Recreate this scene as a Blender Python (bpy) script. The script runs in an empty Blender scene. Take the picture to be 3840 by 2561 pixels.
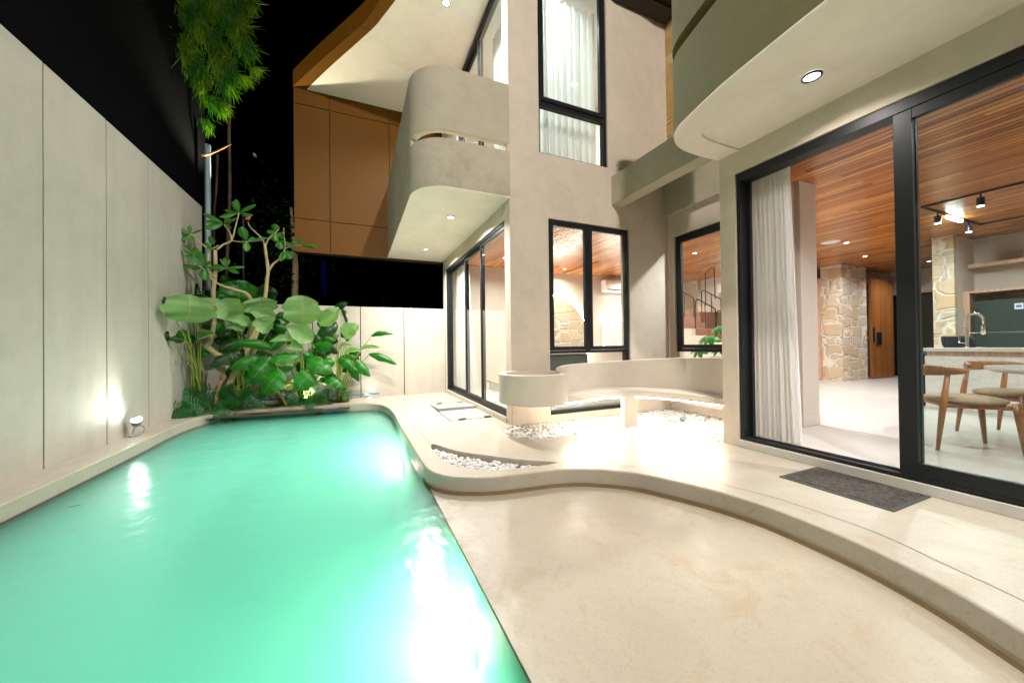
import bpy, bmesh, math, random
from mathutils import Vector, Matrix
from mathutils.geometry import tessellate_polygon
R = math.radians
S = bpy.context.scene
COL = S.collection
random.seed(7)

# ------------------------------------------------------------------ camera
def cam_axes(yaw, pitch, roll):
    f = Vector((math.sin(yaw)*math.cos(pitch), math.cos(yaw)*math.cos(pitch), math.sin(pitch)))
    r = Vector((math.cos(yaw), -math.sin(yaw), 0)); u = r.cross(f)
    c, s = math.cos(roll), math.sin(roll)
    return c*r + s*u, -s*r + c*u, f
AX = cam_axes(R(23.5722615), R(0.45345312), R(-0.6858596))
FOC = 1347.6
CP = Vector((0, 0, 1.1))
cam = bpy.data.cameras.new('camera'); cam.lens = FOC/3840*36; cam.sensor_width = 36
cam.clip_start = 0.02; cam.clip_end = 500
co = bpy.data.objects.new('camera', cam); COL.objects.link(co); S.camera = co
m = Matrix((( AX[0].x, AX[1].x, -AX[2].x, CP.x), (AX[0].y, AX[1].y, -AX[2].y, CP.y), (AX[0].z, AX[1].z, -AX[2].z, CP.z), (0, 0, 0, 1)))
co.matrix_world = m
# ------------------------------------------------------------------ world, exposure
W = bpy.data.worlds.new('World'); S.world = W; W.use_nodes = True
nt = W.node_tree; nt.nodes.clear()
wo = nt.nodes.new('ShaderNodeOutputWorld'); bg = nt.nodes.new('ShaderNodeBackground'); sky = nt.nodes.new('ShaderNodeTexSky')
sky.sky_type = 'NISHITA'; sky.sun_disc = False; sky.sun_elevation = R(-7); sky.sun_rotation = R(200)
bg.inputs[1].default_value = 0.012
nt.links.new(sky.outputs[0], bg.inputs[0]); nt.links.new(bg.outputs[0], wo.inputs[0])
S.view_settings.view_transform = 'Standard'; S.view_settings.look = 'None'
S.view_settings.exposure = 1.0; S.view_settings.gamma = 1.0
S.view_settings.use_curve_mapping = False
S.render.engine = 'CYCLES'
cy = S.cycles
cy.use_denoising = True; cy.max_bounces = 14; cy.diffuse_bounces = 5; cy.glossy_bounces = 4
cy.transmission_bounces = 8; cy.transparent_max_bounces = 24; cy.volume_bounces = 12
cy.sample_clamp_indirect = 6.0; cy.caustics_reflective = False; cy.caustics_refractive = False
cy.use_light_tree = True

# ------------------------------------------------------------------ pixel -> point on a real plane
def ray(x, y):
    return AX[0]*((x-1920)/FOC) + AX[1]*(-(y-1280.5)/FOC) + AX[2]
def onz(x, y, z=0): d = ray(x, y); return CP + d*((z-CP.z)/d.z)
def onx(x, y, v): d = ray(x, y); return CP + d*((v-CP.x)/d.x)
def ony(x, y, v): d = ray(x, y); return CP + d*((v-CP.y)/d.y)

# ------------------------------------------------------------------ materials
def newmat(name):
    M = bpy.data.materials.new(name); M.use_nodes = True
    n = M.node_tree.nodes; n.clear()
    o = n.new('ShaderNodeOutputMaterial')
    return M, M.node_tree, o
class N:
    def __init__(s, t): s.t = t
    def __call__(s, kind, **kw):
        n = s.t.nodes.new('ShaderNode'+kind)
        for k, v in kw.items():
            if k.startswith('i_'): n.inputs[k[2:].replace('_', ' ')].default_value = v
            else: setattr(n, k, v)
        return n
    def l(s, a, b): s.t.links.new(a, b)
def pos(n, scale=(1, 1, 1), rot=(0, 0, 0)):
    g = n('NewGeometry'); mp = n('Mapping'); mp.inputs['Scale'].default_value = scale; mp.inputs['Rotation'].default_value = rot
    n.l(g.outputs['Position'], mp.inputs['Vector']); return mp.outputs[0]
def c4(c): return (c[0], c[1], c[2], 1)
def noise(n, v, scale, detail=4, rough=.55, dist=0):
    t = n('TexNoise'); t.inputs['Scale'].default_value = scale; t.inputs['Detail'].default_value = detail
    t.inputs['Roughness'].default_value = rough; t.inputs['Distortion'].default_value = dist
    n.l(v, t.inputs['Vector']); return t.outputs['Fac']
def ramp(n, f, stops, interp='LINEAR'):
    r = n('ValToRGB'); r.color_ramp.interpolation = interp
    e = r.color_ramp.elements
    while len(e) < len(stops): e.new(.5)
    for i, (p, c) in enumerate(stops): e[i].position = p; e[i].color = c4(c) if len(c) == 3 else c
    n.l(f, r.inputs[0]); return r.outputs[0]
def mixc(n, f, a, b, mode='MIX'):
    m = n('MixRGB', blend_type=mode)
    for s, i in ((f, 0), (a, 1), (b, 2)):
        if isinstance(s, (int, float)): m.inputs[i].default_value = s
        elif isinstance(s, tuple): m.inputs[i].default_value = c4(s)
        else: n.l(s, m.inputs[i])
    return m.outputs[0]
def math_(n, op, a, b=None, c=None):
    m = n('Math', operation=op)
    for i, s in enumerate((a, b, c)):
        if s is None: continue
        if isinstance(s, (int, float)): m.inputs[i].default_value = s
        else: n.l(s, m.inputs[i])
    return m.outputs[0]
def bump(n, h, strength, dist=.01, prev=None):
    b = n('Bump'); b.inputs['Strength'].default_value = strength; b.inputs['Distance'].default_value = dist
    n.l(h, b.inputs['Height'])
    if prev is not None: n.l(prev, b.inputs['Normal'])
    return b.outputs[0]
def princ(n, o, color, rough=.6, metal=0, normal=None, spec=None, **kw):
    p = n('BsdfPrincipled')
    if isinstance(color, tuple): p.inputs['Base Color'].default_value = c4(color)
    else: n.l(color, p.inputs['Base Color'])
    if isinstance(rough, (int, float)): p.inputs['Roughness'].default_value = rough
    else: n.l(rough, p.inputs['Roughness'])
    p.inputs['Metallic'].default_value = metal
    if spec is not None: p.inputs['Specular IOR Level'].default_value = spec
    if normal is not None: n.l(normal, p.inputs['Normal'])
    for k, v in kw.items(): p.inputs[k.replace('_', ' ')].default_value = v
    if o is not None: n.l(p.outputs[0], o.inputs[0])
    return p
def sc(c, k): return tuple(min(1, x*k) for x in c)

def m_plaster(name, col, var=.12, grain=.25, gscale=70, rough=.75, streak=0.0):
    M, t, o = newmat(name); n = N(t); v = pos(n)
    a = noise(n, v, 1.3, 7, .62, .6); b = noise(n, v, 7, 5, .6, .3); g = noise(n, v, gscale, 3, .6)
    f = mixc(n, .35, a, b)
    c = ramp(n, f, [(.32, sc(col, 1-var)), (.5, col), (.68, sc(col, 1+var*.7))])
    if streak > 0:
        v2 = pos(n, (1.0, 1.0, .06)); s = noise(n, v2, 3.2, 4, .55)
        c = mixc(n, ramp(n, s, [(.5, (0, 0, 0)), (.72, (streak,)*3)]), c, sc(col, .62))
    h = mixc(n, .5, b, g)
    princ(n, o, c, rough, normal=bump(n, g, grain, .006, bump(n, b, grain*.5, .012)))
    return M
def m_simple(name, col, rough=.5, metal=0, var=.06, scale=25, bmp=.05, **kw):
    M, t, o = newmat(name); n = N(t); v = pos(n)
    a = noise(n, v, scale, 4)
    c = mixc(n, a, sc(col, 1-var), sc(col, 1+var))
    princ(n, o, c, rough, metal, bump(n, a, bmp, .003), **kw); return M
def m_emit(name, col, s):
    M, t, o = newmat(name); n = N(t); e = n('Emission'); e.inputs[0].default_value = c4(col); e.inputs[1].default_value = s
    n.l(e.outputs[0], o.inputs[0]); return M
def m_planks(name, w, length, cols, axis='y', rough=.32, gap=.05, spec=.5, vert=False):
    """boards: index by across coordinate, staggered butt joints along the length"""
    M, t, o = newmat(name); n = N(t); g = n('NewGeometry'); s = n('SeparateXYZ'); n.l(g.outputs['Position'], s.inputs[0])
    X, Y, Z = s.outputs
    if vert: across, along = mathadd(n, X, Y), Z
    else: across, along = (X, Y) if axis == 'y' else (Y, X)
    ai = math_(n, 'DIVIDE', across, w); idx = math_(n, 'FLOOR', ai); fr = math_(n, 'FRACT', ai)
    wn = n('TexWhiteNoise', noise_dimensions='1D'); n.l(idx, wn.inputs['W'])
    lo = math_(n, 'ADD', math_(n, 'DIVIDE', along, length), math_(n, 'MULTIPLY', wn.outputs['Value'], 7.3))
    li = math_(n, 'FLOOR', lo)
    wn2 = n('TexWhiteNoise', noise_dimensions='2D'); cx = n('CombineXYZ'); n.l(idx, cx.inputs[0]); n.l(li, cx.inputs[1]); n.l(cx.outputs[0], wn2.inputs['Vector'])
    base = ramp(n, wn2.outputs['Value'], [(i/(len(cols)-1), c) for i, c in enumerate(cols)])
    sv = {'y': (14, .7, 14), 'x': (.7, 14, 14)}[axis] if not vert else (22, 22, .8)
    gr = noise(n, pos(n, sv), 3, 6, .65, .8)
    c = mixc(n, mixc(n, gr, (.25,)*3, (.0,)*3), base, sc(cols[0], .45))
    e = math_(n, 'MINIMUM', fr, math_(n, 'SUBTRACT', 1.0, fr))
    edge = math_(n, 'LESS_THAN', e, gap)
    c = mixc(n, edge, c, sc(cols[0], .12))
    nb = bump(n, math_(n, 'SUBTRACT', 1.0, edge), .6, .004, bump(n, gr, .08, .003))
    princ(n, o, c, rough, normal=nb, spec=spec); return M
def mathadd(n, a, b): return math_(n, 'ADD', a, b)
def m_wood(name, col, rough=.4, dirv=(1, 1, 12), scale=2.2):
    M, t, o = newmat(name); n = N(t)
    a = noise(n, pos(n, dirv), scale, 6, .6, 1.2)
    c = ramp(n, a, [(.3, sc(col, .55)), (.5, col), (.72, sc(col, 1.35))])
    princ(n, o, c, rough, normal=bump(n, a, .12, .003)); return M
def m_stone(name, cols, scale=2.6, mortar=(.5, .42, .32), bm=1.0):
    M, t, o = newmat(name); n = N(t)
    v = pos(n, (1, 1, 1.5)); wob = n('TexNoise'); wob.inputs['Scale'].default_value = 1.7; n.l(v, wob.inputs['Vector'])
    ad = n('VectorMath', operation='MULTIPLY_ADD'); n.l(wob.outputs['Color'], ad.inputs[0]); ad.inputs[1].default_value = (.22, .22, .22); n.l(v, ad.inputs[2])
    def vor(feat):
        k = n('TexVoronoi', feature=feat, distance='CHEBYCHEV'); k.inputs['Scale'].default_value = scale; k.inputs['Randomness'].default_value = .72
        n.l(ad.outputs[0], k.inputs['Vector']); return k
    f1, f2 = vor('F1'), vor('F2'); edge = math_(n, 'SUBTRACT', f2.outputs['Distance'], f1.outputs['Distance'])
    sp = n('SeparateXYZ'); n.l(f1.outputs['Color'], sp.inputs[0])
    base = ramp(n, sp.outputs[0], [(i/(len(cols)-1), c) for i, c in enumerate(cols)])
    fine = noise(n, pos(n), 9, 8, .7, .5)
    base = mixc(n, mixc(n, fine, (.5,)*3, (0,)*3), base, sc(cols[0], .62))
    mk = ramp(n, edge, [(.03, (1, 1, 1)), (.06, (0, 0, 0))])
    c = mixc(n, mk, base, mortar)
    hh = ramp(n, edge, [(.0, (0,)*3), (.14, (1,)*3)])
    princ(n, o, c, .85, normal=bump(n, fine, .7*bm, .03, bump(n, hh, .8*bm, .04))); return M
def m_deck(name, col, rough=.38):
    M, t, o = newmat(name); n = N(t); v = pos(n)
    a = noise(n, v, 1.1, 7, .6, .5); b = noise(n, v, 4.5, 6, .65, 1.0); sp = n('TexVoronoi'); sp.inputs['Scale'].default_value = 140; n.l(v, sp.inputs['Vector'])
    c = ramp(n, a, [(.3, sc(col, .9)), (.5, col), (.7, sc(col, 1.08))])
    st = ramp(n, b, [(.54, (0,)*3), (.72, (.5,)*3)])
    c = mixc(n, st, c, (col[0]*.92, col[1]*.72, col[2]*.50))
    spx = n('SeparateXYZ'); n.l(sp.outputs['Color'], spx.inputs[0])
    c = mixc(n, ramp(n, spx.outputs[0], [(.86, (0,)*3), (.9, (.3,)*3)]), c, sc(col, .6))
    rr = ramp(n, b, [(.3, (rough-.08,)*3), (.7, (rough+.14,)*3)])
    princ(n, o, c, rr, normal=bump(n, b, .06, .01)); return M
def m_glass(name, tint=(.93, .96, .95), refl=1.0):
    M, t, o = newmat(name); n = N(t)
    fr0 = n('Fresnel'); fr0.inputs[0].default_value = 1.5; gg = n('NewGeometry'); fr = n('Math', operation='MULTIPLY'); n.l(fr0.outputs[0], fr.inputs[0]); n.l(math_(n, 'SUBTRACT', 1.0, gg.outputs['Backfacing']), fr.inputs[1])
    tr = n('BsdfTransparent'); tr.inputs[0].default_value = c4(tint); gl = n('BsdfGlossy'); gl.inputs['Roughness'].default_value = .0
    gl.inputs['Color'].default_value = c4((refl,)*3)
    mx = n('MixShader'); n.l(fr.outputs[0], mx.inputs[0]); n.l(tr.outputs[0], mx.inputs[1]); n.l(gl.outputs[0], mx.inputs[2]); n.l(mx.outputs[0], o.inputs[0])
    return M
def m_sheer(name, col, trans=.2):
    M, t, o = newmat(name); n = N(t)
    d = n('BsdfDiffuse'); d.inputs[0].default_value = c4(col); tl = n('BsdfTranslucent'); tl.inputs[0].default_value = c4(col); tp = n('BsdfTransparent')
    m1 = n('MixShader'); m1.inputs[0].default_value = .5; n.l(d.outputs[0], m1.inputs[1]); n.l(tl.outputs[0], m1.inputs[2])
    m2 = n('MixShader'); m2.inputs[0].default_value = trans; n.l(m1.outputs[0], m2.inputs[1]); n.l(tp.outputs[0], m2.inputs[2]); n.l(m2.outputs[0], o.inputs[0])
    return M
def m_leaf(name, col, back, rib, veins=9.0, rough=.42, transl=.35, ribw=.022, edge=.0):
    M, t, o = newmat(name); n = N(t)
    uv = n('UVMap'); s = n('SeparateXYZ'); n.l(uv.outputs[0], s.inputs[0]); U, V = s.outputs[0], s.outputs[1]
    du = math_(n, 'ABSOLUTE', math_(n, 'SUBTRACT', U, .5))
    ribm = math_(n, 'LESS_THAN', du, ribw)
    ph = math_(n, 'FRACT', math_(n, 'MULTIPLY', math_(n, 'SUBTRACT', V, math_(n, 'MULTIPLY', du, .5)), veins))
    vein = ramp(n, math_(n, 'ABSOLUTE', math_(n, 'SUBTRACT', ph, .5)), [(0, (1,)*3), (.06, (0,)*3)])
    nz = noise(n, pos(n), 6, 4)
    base = mixc(n, nz, sc(col, .75), sc(col, 1.25))
    g = n('NewGeometry'); base = mixc(n, g.outputs['Backfacing'], base, back)
    base = mixc(n, math_(n, 'MULTIPLY', vein, .25), base, rib)
    base = mixc(n, ribm, base, rib)
    if edge:
        en = noise(n, pos(n), 4.5, 5, .6); ea = math_(n, 'MULTIPLY', math_(n, 'GREATER_THAN', du, .44), math_(n, 'GREATER_THAN', en, .56))
        sp = noise(n, pos(n), 38, 3, .5); ea = math_(n, 'MAXIMUM', ea, math_(n, 'MULTIPLY', math_(n, 'GREATER_THAN', sp, .70), .7))
        base = mixc(n, math_(n, 'MULTIPLY', ea, edge), base, (.26, .15, .045))
    p = princ(n, None, base, rough, normal=bump(n, vein, .25, .004))
    tl = n('BsdfTranslucent'); n.l(mixc(n, 1.0, base, (1.0, 1.25, .45), 'MULTIPLY'), tl.inputs[0])
    mx = n('MixShader'); mx.inputs[0].default_value = transl; n.l(p.outputs[0], mx.inputs[1]); n.l(tl.outputs[0], mx.inputs[2]); n.l(mx.outputs[0], o.inputs[0])
    return M

MT = {}
MT['facade'] = m_plaster('facade_plaster', (.56, .475, .385), .13, .25, 40)
MT['band'] = m_plaster('textured_render', (.42, .37, .275), .12, .9, 75, .85)
MT['band_low'] = m_plaster('mottled_render', (.40, .35, .265), .3, .8, 75, .85)
MT['band_shaded'] = m_plaster('shaded_green_render', (.130, .112, .040), .14, .9, 75, .85)  # canopy render: dim light and green pool bounce put into the colour
MT['soffit'] = m_plaster('soffit_plaster', (.79, .70, .61), .1, .08, 30)
MT['bench'] = m_plaster('microcement', (.56, .49, .41), .08, .08, 50, .6)
MT['wall'] = m_plaster('boundary_plaster', (.46, .42, .355), .10, .8, 120, .8, .2)
MT['inner'] = m_plaster('interior_paint', (.60, .53, .46), .04, .05, 40, .7)
MT['deck'] = m_deck('cream_terrazzo', (.40, .355, .285))
MT['floor'] = m_plaster('interior_floor', (.50, .48, .44), .03, .03, 40, .28)
MT['shelf'] = m_deck('shallow_terrazzo', (.40, .34, .255), .5)
MT['ceiling'] = m_planks('ceiling_boards', .085, 1.5, [(.24, .068, .016), (.60, .21, .048), (.36, .108, .025), (.74, .32, .088), (.46, .15, .034), (.66, .25, .06)], 'y', .26, .075)
MT['door'] = m_planks('door_boards', .11, 9, [(.30, .105, .025), (.42, .16, .035), (.26, .09, .02), (.38, .14, .035)], vert=True, rough=.35, gap=.02)
MT['palewood'] = m_wood('pale_oak', (.50, .31, .20), .5, (12, 12, 1))
MT['oak'] = m_wood('teak_furniture', (.33, .13, .045), .35, (6, 6, 1.2))
MT['tread'] = m_wood('stair_wood', (.22, .095, .05), .4, (10, 1, 10))
MT['stone'] = m_stone('rubble_stone', [(.56, .44, .30), (.66, .54, .38), (.60, .40, .20), (.70, .61, .47), (.55, .47, .37), (.68, .50, .29)], 2.6, (.72, .64, .52), .7)
MT['stone_gold'] = m_stone('golden_stone', [(.50, .30, .09), (.62, .40, .14), (.55, .28, .06), (.58, .45, .24)], 3.0, (.52, .42, .26), .9)
MT['black'] = m_simple('black_aluminium', (.010, .011, .013), .42, .0, .1, spec=.3)
MT['steel'] = m_simple('brushed_steel', (.6, .6, .6), .22, 1.0)
MT['chrome'] = m_simple('chrome', (.8, .8, .8), .08, 1.0, .02)
MT['brown'] = m_simple('bronze_cladding', (.135, .052, .004), .5, .0, .05, 8, .02, spec=.12)
MT['gap'] = m_simple('dark_joint', (.015, .01, .006), .8)
MT['net'] = m_simple('shade_net', (.0022, .0024, .0028), 1, 0, .5, 60, .3, spec=.05)
MT['darkroof'] = m_simple('dark_roof_timber', (.03, .02, .014), .7, 0, .3)
MT['glass'] = m_glass('window_glass')
MT['glass_t'] = m_glass('sliding_glass', (.80, .84, .82))
MT['sheer'] = m_sheer('sheer_fabric', (.70, .72, .70), .08)
MT['curtain'] = m_sheer('curtain_fabric', (.90, .885, .86), .02)
MT['white'] = m_simple('white_plastic', (.75, .75, .74), .35)
MT['darkplastic'] = m_simple('charcoal_appliance', (.03, .045, .042), .25)
MT['navy'] = m_simple('navy_fabric', (.007, .012, .020), .8)
MT['darkglass'] = m_simple('dark_glazing', (.006, .008, .007), .2)
MT['cushion'] = m_simple('beige_fabric', (.36, .27, .17), .9, 0, .1, 90, .3)
MT['linen'] = m_simple('cream_linen', (.62, .56, .48), .9, 0, .1, 90, .3)
MT['counter'] = m_simple('pale_quartz', (.62, .60, .56), .25, 0, .08, 12)
MT['marble'] = m_simple('table_stone', (.50, .48, .42), .18, 0, .12, 6)
MT['pink'] = m_simple('blush_laminate', (.60, .38, .33), .35)
MT['rubber'] = m_simple('mat_rubber', (.05, .048, .045), .8)
MT['lampwhite'] = m_emit('lamp_lens', (1, .93, .85), 25)
MT['lampcool'] = m_emit('lamp_lens_cool', (.85, 1, 1), 40)
MT['bark'] = m_plaster('frangipani_bark', (.40, .31, .16), .4, .9, 30, .85)
MT['stake'] = m_wood('stake_wood', (.42, .23, .09), .7, (10, 10, 1))
MT['soil'] = m_plaster('garden_soil', (.055, .032, .018), .5, 1.0, 30, .95)
MT['bluepipe'] = m_simple('blue_plastic', (.02, .17, .42), .35)
MT['greypipe'] = m_simple('grey_pipe', (.20, .25, .30), .45)
MT['rock'] = m_simple('white_pebble', (.56, .545, .52), .55, 0, .38, 13)
MT['concrete'] = m_plaster('pale_concrete', (.50, .47, .42), .12, .3, 50)
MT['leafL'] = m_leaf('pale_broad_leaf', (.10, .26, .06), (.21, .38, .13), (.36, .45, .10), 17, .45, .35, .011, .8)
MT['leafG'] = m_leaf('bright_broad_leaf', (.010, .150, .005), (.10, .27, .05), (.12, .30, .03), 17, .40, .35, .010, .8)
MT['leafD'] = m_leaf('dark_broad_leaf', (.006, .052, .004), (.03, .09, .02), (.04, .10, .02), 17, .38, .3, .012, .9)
MT['leafT'] = m_leaf('frangipani_leaf', (.018, .17, .010), (.10, .26, .04), (.3, .38, .08), 14, .4, .35, .02, .6)
MT['leafY'] = m_leaf('yellowing_leaf', (.30, .30, .05), (.35, .35, .1), (.5, .5, .2), 14)
MT['leafP'] = m_leaf('philodendron_leaf', (.006, .11, .010), (.02, .14, .02), (.06, .2, .03), 1, .4)
MT['bamboo'] = m_leaf('bamboo_leaf', (.10, .19, .006), (.13, .22, .012), (.1, .2, .02), 1, .5, .45)
MT['bambooD'] = m_leaf('bamboo_leaf_dark', (.018, .10, .008), (.03, .12, .01), (.03, .1, .01), 1, .5, .4)
MT['stemdark'] = m_simple('dark_stem', (.07, .04, .02), .8, 0, .4, 12)
MT['petiole'] = m_simple('green_stalk', (.26, .31, .05), .5)
MT['culm'] = m_simple('dry_stem', (.20, .12, .055), .7, 0, .4, 12)
MT['flower'] = m_simple('pink_petal', (.65, .12, .16), .6)
def m_terrazzo():
    M, t, o = newmat('speckled_terrazzo'); n = N(t); v = pos(n, (1, 1, 1.6)); k = n('TexVoronoi'); k.inputs['Scale'].default_value = 45; n.l(v, k.inputs['Vector'])
    s = n('SeparateXYZ'); n.l(k.outputs['Color'], s.inputs[0])
    c = mixc(n, ramp(n, s.outputs[0], [(.84, (0,)*3), (.87, (.3,)*3)]), (.70, .69, .65), (.38, .32, .26)); princ(n, o, c, .35); return M
MT['terrazzo'] = m_terrazzo()
def m_matpile():
    M, t, o = newmat('mat_pile'); n = N(t); v = pos(n); a = noise(n, v, 260, 2); b = noise(n, v, 30, 3)
    c = ramp(n, mixc(n, .6, b, a), [(.38, (.018, .015, .012)), (.58, (.10, .085, .07)), (.7, (.2, .18, .15))])
    princ(n, o, c, .95, normal=bump(n, a, 1.0, .01)); return M
MT['pile'] = m_matpile()
def m_basin():
    M, t, o = newmat('green_pool_tile'); n = N(t); a = noise(n, pos(n), 5, 4)
    princ(n, o, mixc(n, a, (.22, .74, .52), (.28, .80, .58)), .6); return M
MT['basin'] = m_basin()
def m_water(surface, vol=True):
    M, t, o = newmat('water_surface' if surface else 'water_body'); n = N(t)
    tr = n('BsdfTransparent')
    if surface:
        g = n('BsdfGlossy'); g.inputs['Roughness'].default_value = .20 if vol else .30; fr = n('Fresnel'); fr.inputs[0].default_value = 1.33
        v = pos(n, (1, .45, 1), (0, 0, R(20)))
        w = noise(n, v, 16 if vol else 26, 4, .6, .6); w2 = noise(n, pos(n), 3.2, 2)
        if vol: hgt = w
        else:
            gp = n('NewGeometry'); sx = n('SeparateXYZ'); n.l(gp.outputs['Position'], sx.inputs[0])
            en = noise(n, pos(n), 2.2, 4, .6)
            near = ramp(n, math_(n, 'ADD', sx.outputs[0], math_(n, 'MULTIPLY', en, .5)), [(.80, (1,)*3), (1.0, (.06,)*3)])
            hgt = math_(n, 'MULTIPLY', w, near)
        b = bump(n, hgt, .09 if vol else .5, .03, bump(n, w2, .10, .1)); n.l(b, g.inputs['Normal']); n.l(b, fr.inputs['Normal'])
        gg = n('NewGeometry'); fm = math_(n, 'MULTIPLY', fr.outputs[0], math_(n, 'SUBTRACT', 1.0, gg.outputs['Backfacing']))
        mx = n('MixShader'); n.l(fm, mx.inputs[0]); n.l(tr.outputs[0], mx.inputs[1]); n.l(g.outputs[0], mx.inputs[2]); n.l(mx.outputs[0], o.inputs[0])
    else: n.l(tr.outputs[0], o.inputs[0])
    if vol:
        s = n('VolumeScatter'); s.inputs['Color'].default_value = (.33, .97, .80, 1); s.inputs['Density'].default_value = 1.9
        s.inputs['Anisotropy'].default_value = .0
        a = n('VolumeAbsorption'); a.inputs['Color'].default_value = (.0, .84, .60, 1); a.inputs['Density'].default_value = .8
        ad = n('AddShader'); n.l(s.outputs[0], ad.inputs[0]); n.l(a.outputs[0], ad.inputs[1]); n.l(ad.outputs[0], o.inputs['Volume'])
    return M
MT['water_top'] = m_water(True); MT['water_body'] = m_water(False); MT['water_thin'] = m_water(True, False)

# ------------------------------------------------------------------ mesh helpers
class MB:
    def __init__(s): s.v = []; s.f = []; s.uv = {}; s.mi = []
    def vert(s, p): s.v.append(tuple(p)); return len(s.v)-1
    def face(s, pts, mi=0, uv=None):
        i = [s.vert(p) for p in pts]; s.f.append(i); s.mi.append(mi)
        if uv: s.uv[len(s.f)-1] = uv
        return s
    def idx(s, ids, mi=0): s.f.append(list(ids)); s.mi.append(mi)
    def box(s, x0, y0, z0, x1, y1, z1):
        a = [s.vert(p) for p in ((x0,y0,z0),(x1,y0,z0),(x1,y1,z0),(x0,y1,z0),(x0,y0,z1),(x1,y0,z1),(x1,y1,z1),(x0,y1,z1))]
        for q in ((3,2,1,0),(4,5,6,7),(0,1,5,4),(1,2,6,5),(2,3,7,6),(3,0,4,7)): s.idx([a[k] for k in q])
        return s
    def prism(s, poly, z0, z1, holes=(), sides=True, f=None):
        """poly in 2D extruded z0..z1; f maps (u,v,w)->xyz"""
        f = f or (lambda u, v, w: (u, v, w))
        rings = [list(poly)]+[list(h) for h in holes]
        def ccw(r): return sum(r[i][0]*r[(i+1) % len(r)][1]-r[(i+1) % len(r)][0]*r[i][1] for i in range(len(r))) > 0
        rings = [r if ccw(r) == (k == 0) else r[::-1] for k, r in enumerate(rings)]
        tris = tessellate_polygon([[Vector((p[0], p[1], 0)) for p in r] for r in rings])
        flat = [p for r in rings for p in r]
        lo = [s.vert(f(p[0], p[1], z0)) for p in flat]; hi = [s.vert(f(p[0], p[1], z1)) for p in flat]
        for t in tris:
            a, b, c = (flat[k] for k in t)
            if (b[0]-a[0])*(c[1]-a[1])-(b[1]-a[1])*(c[0]-a[0]) < 0: t = t[::-1]
            s.idx([hi[k] for k in t]); s.idx([lo[k] for k in t[::-1]])
        if sides:
            o = 0
            for r in rings:
                L = len(r)
                for i in range(L):
                    j = (i+1) % L; s.idx([lo[o+i], lo[o+j], hi[o+j], hi[o+i]])
                o += L
        return s
    def tube(s, pts, rad, n=8, cap=True, closed=False):
        pts = [Vector(p) for p in pts]; L = len(pts)
        rad = [rad]*L if isinstance(rad, (int, float)) else rad
        rings = []; up = None
        for i, p in enumerate(pts):
            a = pts[(i-1) % L] if (i > 0 or closed) else p; b = pts[(i+1) % L] if (i < L-1 or closed) else p
            t = (b-a).normalized()
            if up is None: up = Vector((0, 0, 1)) if abs(t.z) < .9 else Vector((1, 0, 0))
            x = t.cross(up).normalized(); y = x.cross(t).normalized(); up = y
            rings.append([s.vert(p + (x*math.cos(2*math.pi*k/n)+y*math.sin(2*math.pi*k/n))*rad[i]) for k in range(n)])
        for i in range(L if closed else L-1):
            A, B = rings[i], rings[(i+1) % L]
            for k in range(n): s.idx([A[k], A[(k+1) % n], B[(k+1) % n], B[k]])
        if cap and not closed: s.idx(rings[0][::-1]); s.idx(rings[-1])
        return s
    def lathe(s, prof, c=(0, 0, 0), n=32, cap=True):
        rings = [[s.vert((c[0]+r*math.cos(2*math.pi*k/n), c[1]+r*math.sin(2*math.pi*k/n), c[2]+z)) for k in range(n)] for r, z in prof]
        for A, B in zip(rings, rings[1:]):
            for k in range(n): s.idx([A[k], A[(k+1) % n], B[(k+1) % n], B[k]])
        if cap: s.idx(rings[0][::-1]); s.idx(rings[-1])
        return s
    def blob(s, c, r, n=8, m=5, rot=0, jit=0):
        cr, sr = math.cos(rot), math.sin(rot); rings = []
        for j in range(1, m):
            a = math.pi*j/m; ring = []
            for k in range(n):
                b = 2*math.pi*k/n; q = 1+random.uniform(-jit, jit)
                x, y, z = r[0]*math.sin(a)*math.cos(b)*q, r[1]*math.sin(a)*math.sin(b)*q, r[2]*math.cos(a)
                ring.append(s.vert((c[0]+x*cr-y*sr, c[1]+x*sr+y*cr, c[2]+z)))
            rings.append(ring)
        t = s.vert((c[0], c[1], c[2]+r[2])); bt = s.vert((c[0], c[1], c[2]-r[2]))
        for k in range(n):
            s.idx([t, rings[0][k], rings[0][(k+1) % n]]); s.idx([bt, rings[-1][(k+1) % n], rings[-1][k]])
        for A, B in zip(rings, rings[1:]):
            for k in range(n): s.idx([A[k], B[k], B[(k+1) % n], A[(k+1) % n]])
        return s
    def build(s, name, mats, parent=None, smooth=False, bevel=0, seg=2, recalc=False):
        if not isinstance(mats, (list, tuple)): mats = [mats]
        off = Vector(parent_world(parent)) if parent is not None else Vector((0, 0, 0))
        me = bpy.data.meshes.new(name); me.from_pydata([tuple(Vector(v)-off) for v in s.v], [], s.f)
        for m_ in mats: me.materials.append(MT[m_] if isinstance(m_, str) else m_)
        for i, p in enumerate(me.polygons):
            p.material_index = s.mi[i]; p.use_smooth = bool(smooth)
        if s.uv:
            ul = me.uv_layers.new(name='UVMap')
            for i, p in enumerate(me.polygons):
                if i in s.uv:
                    for k, li in enumerate(p.loop_indices): ul.data[li].uv = s.uv[i][k]
        if recalc:
            bm = bmesh.new(); bm.from_mesh(me); bmesh.ops.remove_doubles(bm, verts=bm.verts, dist=1e-5); bmesh.ops.recalc_face_normals(bm, faces=bm.faces); bm.to_mesh(me); bm.free()
        me.update()
        o = bpy.data.objects.new(name, me); COL.objects.link(o)
        if parent is not None: o.parent = parent
        if bevel:
            b = o.modifiers.new('bevel', 'BEVEL'); b.width = bevel; b.segments = seg; b.limit_method = 'ANGLE'; b.angle_limit = R(40)
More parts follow.
